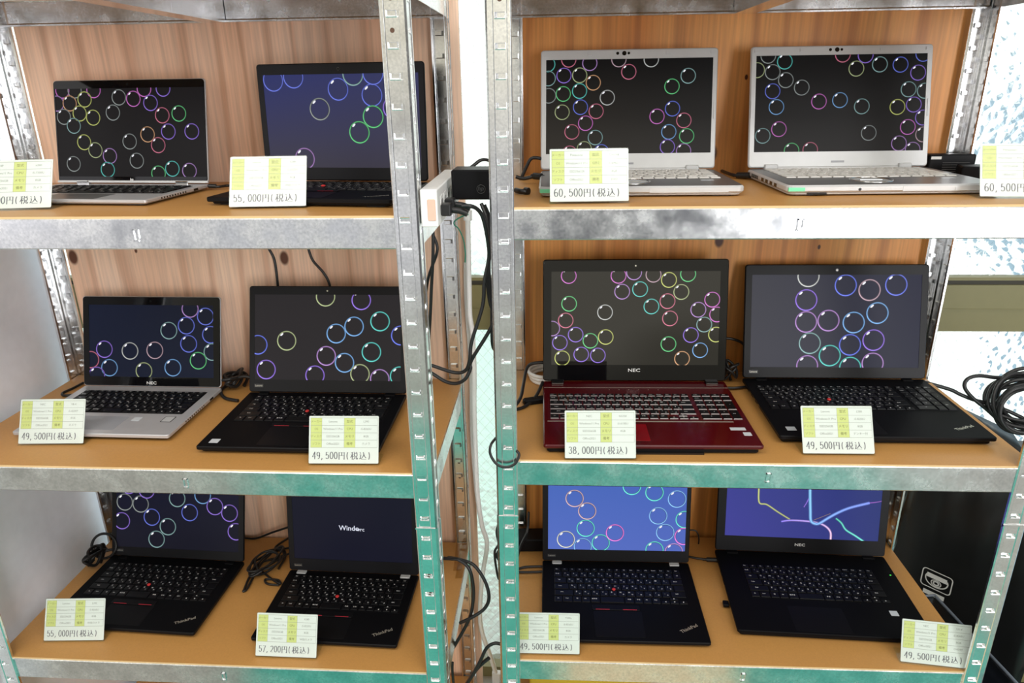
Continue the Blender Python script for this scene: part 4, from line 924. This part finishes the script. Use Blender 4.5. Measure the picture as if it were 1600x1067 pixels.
# plugs in the strip
for i, (yy, zz, lab) in enumerate(((0.004, 1.398, 'nearest black plug in the white power strip'), (0.044, 1.400, 'second black plug in the white power strip'), (0.17, 1.402, 'far black plug in the white power strip'))):
    r = thing('power_plug', lab, 'plug', (-0.0963, yy, zz), 0, 'black plugs in the power strip')
    b = MB(); b.slab(0.0, 0.016, -0.011, 0.011, -0.008, 0.010, 0.003, 0.0015); b.build('plug_body', RUBBER, r)
    b = MB(); b.tube([(0.016, 0, 0), (0.030, -0.001, -0.002), (0.040, -0.002, -0.006)], .0048, 8, 0); b.build('strain_relief', RUBBER, r)

cable('power_cable', 'black cable from the power strip down the gap, looping back behind the left post', A([(722, 322), (735, 322), (746, 327), (755, 341), (762, 374), (764, 402), (757, 439), (754, 478), (737, 534), (734, 562), (727, 579), (710, 582), (678, 572), (660, 566)], [0.0, .0, .01, .02, .03, .04, .04, .04, .04, .04, .05, .06, .07, .08]))
cable('power_cable', 'black cable crossing the gap, its loop hanging lowest beside the left post', A([(752, 318), (762, 345), (768, 383), (761, 425), (765, 470), (771, 503), (737, 562), (735, 576), (727, 592), (713, 599), (696, 596), (678, 585), (660, 575)], [.06, .05, .05, .05, .05, .05, .05, .05, .05, .06, .07, .08, .09]))
cable('power_cable', 'black cable hanging close to the right post in the gap', A([(757, 320), (766, 350), (764, 420), (768, 470), (769, 534), (774, 548), (782, 560)], [.07, .07, .07, .07, .07, .08, .09]), 0.003)
cable('power_cable', 'upper short black cable arching over the charger block', A([(706, 284), (712, 272), (735, 262), (752, 250), (768, 252), (790, 262)], [.16, .17, .18, .19, .20, .20]), 0.003)
cable('power_cable', 'black cable hanging under the power strip beside the left rack', A([(676.6, 356), (676.6, 397), (674, 453), (672, 500), (670, 530)], [.12, .12, .13, .14, .15]), 0.003)
cable('power_cable', 'twisted second black cable under the power strip', A([(672, 358), (682, 380), (682, 397), (669.5, 433), (664, 470)], [.14, .14, .14, .15, .16]), 0.0028)
cable('looped_cable', 'thin black loop around the right rack front post', A([(775, 684), (767, 695), (766, 709), (775, 724), (789, 730), (804, 725), (811, 712), (808, 705), (799, 700)], [.02, -.002, -.006, -.008, -.008, -.007, -.004, .0, .012]), 0.0024)
cable('power_cable', 'black cable over the bottom shelf edge, left strand', A([(690, 872), (705, 873), (717.6, 875), (732.6, 888), (739, 912.6), (739, 940), (732.6, 968), (712.6, 1005), (706, 1015)], [.12, .10, .09, .08, .08, .08, .08, .09, .10]), 0.0036)
cable('power_cable', 'black cable over the bottom shelf edge, right strand bulging into the gap', A([(700, 871), (717.6, 874), (740, 882.6), (757.6, 907.6), (764, 932.7), (757.6, 950), (740, 963), (719, 973)], [.11, .10, .09, .08, .07, .07, .07, .08]), 0.0036)
cable('power_cable', 'black cable arching at the foot of the gap to the right post', A([(726, 1075), (747.6, 1038), (760, 1013), (772.6, 1005), (784, 1006.5)], [.06, .05, .05, .05, .05]), 0.0036)
cable('power_cable', 'black cable end below the arch at the foot of the gap', A([(722, 1080), (745, 1045), (764, 1028)], [.07, .06, .06]), 0.0042)
cable('power_cable', 'black cable at the very bottom beside the left rack', A([(707, 1035), (707, 1050), (710, 1080)], [.05, .05, .05]), 0.003)
cable('looped_cable', 'small black loops left of the right post near the bottom shelf', A([(783, 808), (776, 830), (779, 850), (773, 862), (775, 885), (780, 905), (786, 885), (776, 868), (786, 850)], [.22] * 9), 0.0028)
for i, (pts, Y, r_, lab) in enumerate((
    ([(731, 335), (732, 400), (733, 450), (734, 492), (738, 520), (741, 576), (741, 640), (743, 700), (746, 769), (753, 820), (761, 851), (753, 906), (751, 975), (767, 1027), (779, 1065)], .36, .0058, 'thick white cable running down the gap between racks'),
    ([(727, 410), (728, 470), (733, 540), (736, 600), (737, 680), (743, 760), (748, 800)], .38, .004, 'thinner white cable on the plywood edge in the gap'))):
    o = cable('white_cable', lab, A(pts, Y), r_, WCAB, 'white cables in the gap')
b = MB(); b.tube(A([(731, 328), (731, 336), (731, 344)], .36), .009, 10, 0, False, False); tag(b.build('cable_joint', WPL), 'white cable joint below the power strip', 'connector')
b = MB(); b.slab(-0.011, 0.011, -0.008, 0.008, 0, 0.035, 0.003, 0.001); o = b.build('white_plug', WPL); o.location = at(776, 1066, Y=.36); tag(o, 'white plug at the foot of the gap', 'plug')
cable('green_wire', 'thin green wire curling from the power strip', A([(732, 335), (722, 338), (711, 345), (710, 351), (717, 358), (724, 374), (727, 395), (726.6, 410)], .30), 0.0015, GREEN_W, None)

# cables on and behind the shelves
cable('power_cable', "left black cable dropping on the plywood behind the middle shelf's black laptop", A([(416, 370), (419, 386), (429, 407), (434, 445), (436, 480)], .372), .0028)
cable('power_cable', "right black cable dropping on the plywood behind the middle shelf's black laptop", A([(474, 370), (481, 386), (489, 407), (505.5, 426), (515, 445), (520, 480)], .372), .0028)
cable('power_cable', 'short black cable leaving the silver-black laptop on the left top shelf', AZ([(326, 291), (340, 292), (356, 290), (370, 292)], 1.403), .0026, plugs=[(at(326, 290.5, Z=1.405), at(338, 291, Z=1.404), .0042)])
cable('power_cable', 'black cable behind the silver black-keyed laptop, beside the rear post', AZ([(130, 598), (115, 606), (98, 614), (100, 618), (112, 617)], .9615), .0028)
def bundle(name, label, c, rx, ry, n, z, seed, r=.0028, tails=(), squash=.4, tilt=0.0, group='coiled black cables'):
    rnd = random.Random(seed); b = MB(); pts = []
    c = Vector(c); steps = n * 9
    for i in range(steps):
        a = 2 * math.pi * i / 9; k = 0.72 + 0.28 * math.sin(i * 0.61 + seed)
        u = rx * k * math.cos(a); v = ry * (0.75 + .25 * math.cos(i * .47)) * math.sin(a)
        pts.append(c + Vector((u * math.cos(tilt) - v * math.sin(tilt) + rnd.uniform(-.002, .002), u * math.sin(tilt) + v * math.cos(tilt), r + z * (i / steps) * squash + abs(math.sin(a * .5 + i * .2)) * z * (1 - squash))))
    b.tube(pts, r, 7, 0)
    o = b.build(name, RUBBER); tag(o, label, 'cable', group)
    for t in tails:
        b = MB(); b.tube(t, r, 7, 0); b.build('cable_end', RUBBER, o)
    return o
bundle('coiled_cable', 'coiled black cable between the two laptops on the left middle shelf', (-0.620, 0.315, .9585), .020, .040, 5, .030, 1, .0036, [AZ([(365, 600), (352, 604), (345, 612), (352, 622), (372, 626)], .963), A([(372, 590), (382, 588), (392, 590)], [.30, .30, .30])])
bundle('coiled_cable', 'tangled black cable between the two laptops on the left bottom shelf', (-0.588, 0.262, .5225), .030, .060, 6, .022, 2, .0026,
       [AZ([(398, 880), (395, 893), (388, 905), (382, 920), (380, 924), (386, 920), (394, 905), (400, 893)], .526), AZ([(410, 893), (425, 905), (438, 912), (434, 906), (415, 905), (418, 912), (436, 914)], .526), AZ([(412, 877), (430, 872), (452, 865)], .527), AZ([(455, 838), (433, 852), (432, 858), (452, 856)], .527)], tilt=-.35)
cable('power_cable', 'black cable along the back of the left bottom shelf', AZ([(380, 840), (400, 841), (425, 832), (455, 822)], [.526, .526, .545, .57]), .0026)
bundle('coiled_cable', 'round coil of black cable beside the white panel on the bottom shelf', (-1.000, 0.258, .5225), .013, .040, 4, .040, 3, .0036, [AZ([(150, 868), (160, 862), (178, 858)], .545)], squash=.3)
b = MB(); b.tube([(-0.985 + .030 * math.cos(a), .275 + .012 * math.sin(a), .562 + .026 * math.sin(a)) for a in [2 * math.pi * i / 16 for i in range(16)]], .0032, 8, 0, True); tag(b.build('cable_loop', RUBBER), 'upright black cable loop above the coil on the left bottom shelf', 'cable', 'coiled black cables')
cable('power_cable', 'black cable rising over the left silver white-keyed laptop corner', A([(806, 290), (812, 284), (822, 262), (830, 248), (842, 247), (850, 250)], [.33, .33, .33, .33, .33, .34]), .0034, plugs=[(at(834, 275, Y=.26), at(846, 276, Y=.25), .0062)])
cable('power_cable', 'black cable lying left of the left silver white-keyed laptop', A([(806, 276), (818, 279), (834, 276), (850, 276)], [.26, .26, .26, .25]), .0034)
b = MB(); b.tube(AZ([(806, 297), (814, 299), (822, 299)], 1.407), .0045, 8, 0); b.tube(AZ([(820, 298.5), (826, 299)], 1.407), .0065, 10, 0); tag(b.build('cable_plug', RUBBER), 'small black cable plug on the board beside the right rack post', 'plug')
cable('power_cable', 'black cable with plug between the two silver white-keyed laptops', AZ([(1128, 267), (1138, 271), (1150, 274), (1176, 274)], 1.408), .0032, plugs=[(at(1152, 274, Z=1.408), at(1172, 274, Z=1.410), .0058)])
adapter('battery_pack', 'black battery pack with a white label on the right rack top shelf', (0.845, 0.375, 1.4017), -0.02, (0.090, 0.030, 0.038), 'battery', bar=True)
adapter('power_adapter', 'black adapter near the right card on the right rack top shelf', (0.868, 0.315, 1.4017), -0.3, (0.06, 0.05, 0.022))
# middle right shelf
cable('power_cable', 'black cable arching left of the red laptop', A([(852, 566), (832, 568), (823, 576), (818, 600), (813, 622), (800, 640)], [.33, .33, .33, .27, .22, .19]), .0036)
cable('power_cable', 'second black cable left of the red laptop', AZ([(806, 640), (822, 634), (838, 618), (848, 597)], [.968, .968, .975, .985]), .0034)
adapter('inline_adapter', 'flat black connector beside the red laptop', (0.040, 0.235, 0.9638), 0.35, (0.048, 0.018, 0.012), 'connector')
b = MB()
for k in range(3): b.tube([(0.060 + (.030 + .003 * k) * math.cos(a), .365 + .040 * math.sin(a), .968 + .0075 * k) for a in [2 * math.pi * i / 18 for i in range(18)]], .0042, 8, 0, True)
tag(b.build('white_cable_coil', WCAB), 'coil of white cable left of the red laptop', 'cable')
cable('power_cable', 'black cable between the red laptop and the wide black laptop', A([(1132, 528), (1146, 530), (1160, 536), (1166, 545)], [.385, .385, .385, .385]), .003)
bundle('coiled_cable', 'black cables bunched behind the red laptop right corner', (0.455, 0.355, .964), .020, .030, 4, .05, 4, .003, [AZ([(1136, 606), (1150, 606), (1166, 604)], .970)])
# bottom right shelf
adapter('power_adapter', 'black power brick at the back left of the right bottom shelf', (0.045, 0.365, 0.5216), 0.05, (0.10, 0.05, 0.034))
cable('power_cable', 'black cable curving beside the power brick', A([(826, 800), (824, 830), (814, 852), (806, 880)], [.36, .35, .32, .28]), .0032)
cable('power_cable', 'upper black cable running into the left side of the blue-screened laptop', AZ([(800, 893), (820, 886), (850, 885)], .530), .003)
cable('power_cable', 'lower black cable running into the left side of the blue-screened laptop', AZ([(800, 893), (820, 894), (850, 893)], .530), .003)
cable('power_cable', 'black plug cable entering the ribbon-screened laptop', AZ([(1074, 869), (1088, 872), (1105, 874), (1125, 876)], .530), .0028, plugs=[(at(1104, 874, Z=.530), at(1124, 875, Z=.532), .0052)])
cable('power_cable', 'thin black loop behind the blue-screened laptop', A([(1072, 866), (1086, 864), (1092, 845), (1088, 830), (1076, 828)], .385), .0018)

# ------------------------------------------------------------------ right side: black bag, bin, cable coil
e = at(1466, 905, Y=.40)
FA, FB = Vector((0.948, 0.474, 0)), Vector((1.165, 0.243, 0)); fd = (FB - FA).normalized(); ang = math.atan2(fd.y, fd.x); LF = (FB - FA).length
tt = (Vector((e.x, e.y, 0)) - FA).dot(fd)
bag = thing('black_bag', 'large black plastic bag with a white camera emblem right of the right rack', 'bag', (FA.x, FA.y, 0), 0)
b = MB(); nx, nz = 18, 18
def bagp(i, j, back=False):
    t = i / nx; t = t ** 1.3
    d = t * LF
    H_ = 0.88 - 0.45 * max(0, d - 0.03) - (0.05 if i == 0 else 0) if d < 0.22 else 0.775
    z = H_ * j / nz
    if back: p = Vector((FA.x + .004 + (1.25 - FA.x) * t, 0.476, 0)); s = max(0, (j - (nz - 4)) / 4); p.y -= 0.02 * s * s
    else:
        bul = abs(0.010 * math.sin(i * 1.7 + j * .9) + .007 * math.sin(i * 3.1 - j * 1.3)); near = abs(d - tt) < .10 and abs(z - e.z) < .12
        p = FA + fd * d + Vector((fd.y, -fd.x, 0)) * (bul * (0.1 if near else .8)); s = max(0, (j - (nz - 4)) / 4); p -= Vector((fd.y, -fd.x, 0)) * 0.03 * s * s
    return (p.x - FA.x, p.y - FA.y, z)
vs = [bagp(i, j) for j in range(nz + 1) for i in range(nx + 1)] + [bagp(i, j, True) for j in range(nz + 1) for i in range(nx + 1)]
K = nx + 1; off = K * (nz + 1); fs = []
for j in range(nz):
    for i in range(nx):
        a = j * K + i; fs.append((a, a + 1, a + 1 + K, a + K)); fs.append((off + a, off + a + K, off + a + 1 + K, off + a + 1))
for j in range(nz):
    a = j * K; fs.append((a, a + K, off + a + K, off + a)); a += nx; fs.append((a, off + a, off + a + K, a + K))
for i in range(nx):
    a = nz * K + i; fs.append((a, a + 1, off + a + 1, off + a))
b.add(vs, fs, 0, True); b.build('bag_body', BAG, bag)
def emblem():
    z0 = e.z; b = MB(); y = -0.0045
    # rounded frame
    def rrp(w, h, r, n=5):
        pts = []
        for cx, cz, a0 in ((w - r, h - r, 0), (-w + r, h - r, 90), (-w + r, -h + r, 180), (w - r, -h + r, 270)):
            for i in range(n + 1): a = math.radians(a0 + 90 * i / n); pts.append((cx + r * math.cos(a), cz + r * math.sin(a)))
        return pts
    o, i_ = rrp(.0345, .0255, .009), rrp(.0320, .0232, .007); n = len(o)
    b.add([(p[0], y, z0 + p[1]) for p in o] + [(p[0], y, z0 + p[1]) for p in i_], [(k, (k + 1) % n, n + (k + 1) % n, n + k) for k in range(n)])
    def poly(pts): b.add([(p[0], y, z0 + p[1]) for p in pts], [tuple(range(len(pts)))])
    def band(pts, w):
        for (a, c) in zip(pts[:-1], pts[1:]):
            dx, dz = c[0] - a[0], c[1] - a[1]; l = math.hypot(dx, dz) or 1; nx_, nz_ = -dz / l * w, dx / l * w
            poly([(a[0] + nx_, a[1] + nz_), (c[0] + nx_, c[1] + nz_), (c[0] - nx_, c[1] - nz_), (a[0] - nx_, a[1] - nz_)])
    poly([(-.025, .003), (.025, .003), (.025, .010), (.022, .010), (.022, .015), (-.023, .015), (-.023, .010), (-.025, .010)])
    band([(-.025, .006)] + arc(0, .002, .025, .020, 180, 360, 16) + [(.025, .006)], .0014)
    band(arc(0, -.007, .011, .0085, 0, 360, 20), .0011); band(arc(0, -.007, .006, .005, 0, 360, 16), .0018)
    poly([(-.024, -.034), (.024, -.034), (.024, -.046), (-.024, -.046)])
    return b
o = emblem().build('camera_emblem', PRINT_W, bag); o.rotation_euler = (0, 0, ang); o.location = (fd.x * tt, fd.y * tt, 0)
# clear bin
bn = thing('storage_bin', 'narrow translucent plastic bin standing against the right side of the right rack', 'storage bin', (0.985, 0.10, 0), math.radians(7))
b = MB(); bx0, bx1, by0, by1, bz = -0.062, 0.0, -0.16, 0.20, 0.45
def ringb(ins, z, w=0): return [(bx0 + ins, by0 + ins, z), (bx1 - ins, by0 + ins, z), (bx1 - ins, by1 - ins, z), (bx0 + ins, by1 - ins, z)]
rs = [ringb(.01, 0.002), ringb(.0, bz), ringb(.003, bz), ringb(.012, .006)]
for k in range(3):
    b.add(rs[k] + rs[k + 1], [(i, (i + 1) % 4, 4 + (i + 1) % 4, 4 + i) for i in range(4)])
b.add(rs[0], [(0, 3, 2, 1)]); b.add(rs[3], [(0, 1, 2, 3)]); b.build('bin_body', BIN, bn)
b = MB(); rim = ringb(-.006, bz)
for i in range(4): b.tube([rim[i], rim[(i + 1) % 4]], .003, 8, 0, False, False)
b.build('rim', mat('cloudy_rim', (.13, .15, .18), .3), bn)
b = MB(); b.slab(bx0 + .024, bx1 - .024, by0 + .03, by1 - .03, 0.01, 0.40, .005, .003); b.build('dark_contents', mat('dark_blue_cloth', (.03, .034, .05), .8, bump=(30, .6)), bn)

# big coil of black cable on the bag
cc = at(1586, 632, Y=.33)
rnd = random.Random(11); b = MB(); pts = []
for i in range(12 * 10):
    a = 2 * math.pi * i / 12; lay = i / 120
    R_ = .062 + .012 * math.sin(i * .7) ; ti = .5 * math.sin(i * .21)
    u, v = R_ * math.cos(a), R_ * .82 * math.sin(a)
    pts.append(cc + Vector((.02 + u, .025 * math.sin(i * .33) + v * .2, v + .010 * math.sin(i * .5) + ti * u * .35)))
b.tube(pts, .0040, 7, 0)
coil = b.build('coiled_cable', RUBBER); tag(coil, 'big tangle of black cable standing on the black bag at the photo right edge', 'cable', 'coiled black cables')
for pts in ([(1440, 596), (1483, 608), (1500, 616), (1520, 624), (1545, 631), (1575, 642), (1600, 654), (1625, 665)], [(1600, 588), (1560, 590), (1530, 587), (1512, 592), (1507, 604), (1518, 620), (1540, 638), (1562, 658), (1578, 672), (1590, 676)],
            [(1541, 615), (1560, 608), (1590, 600), (1612, 592)]):
    b = MB(); b.tube(A(pts, [.36 - .004 * i for i in range(len(pts))]), .0040, 8, 0); b.build('cable_strand', RUBBER, coil)

# tape on the shelf corner
for i, (q, lab, z) in enumerate(((((715, 835), (722, 835), (722, 890), (708, 892)), 'strip of clear tape at the rear corner of the left rack bottom shelf', .5228),
                            (((720, 852), (733, 851), (722, 903), (711, 904)), 'yellowed tape on the right edge of the left rack bottom shelf', .5230))):
    b = MB(); p = [at(a, c, Z=z) for a, c in q]; b.add(p + [v + Vector((0, 0, .0004)) for v in p], [(0, 1, 2, 3), (4, 5, 6, 7), (0, 1, 5, 4), (1, 2, 6, 5), (2, 3, 7, 6), (3, 0, 4, 7)]); tag(b.build('adhesive_tape', TAPE), lab, 'tape', 'tape on the shelf')
# boxes under the bottom shelves
b = MB(); b.slab(-.13, .13, -.12, .12, 0, .30, .006, .002); o = b.build('cardboard_box', mat('yellow_carton', srgb(210, 170, 40), .5)); o.location = (0.16, 0.2, 0.1002); tag(o, 'yellow box under the right rack bottom shelf', 'box')
b = MB(); b.slab(-.20, .20, -.13, .13, 0, .28, .01, .004); o = b.build('black_case', BLK_S); o.location = (0.56, 0.2, 0.1002); tag(o, 'black case under the right rack bottom shelf', 'case')
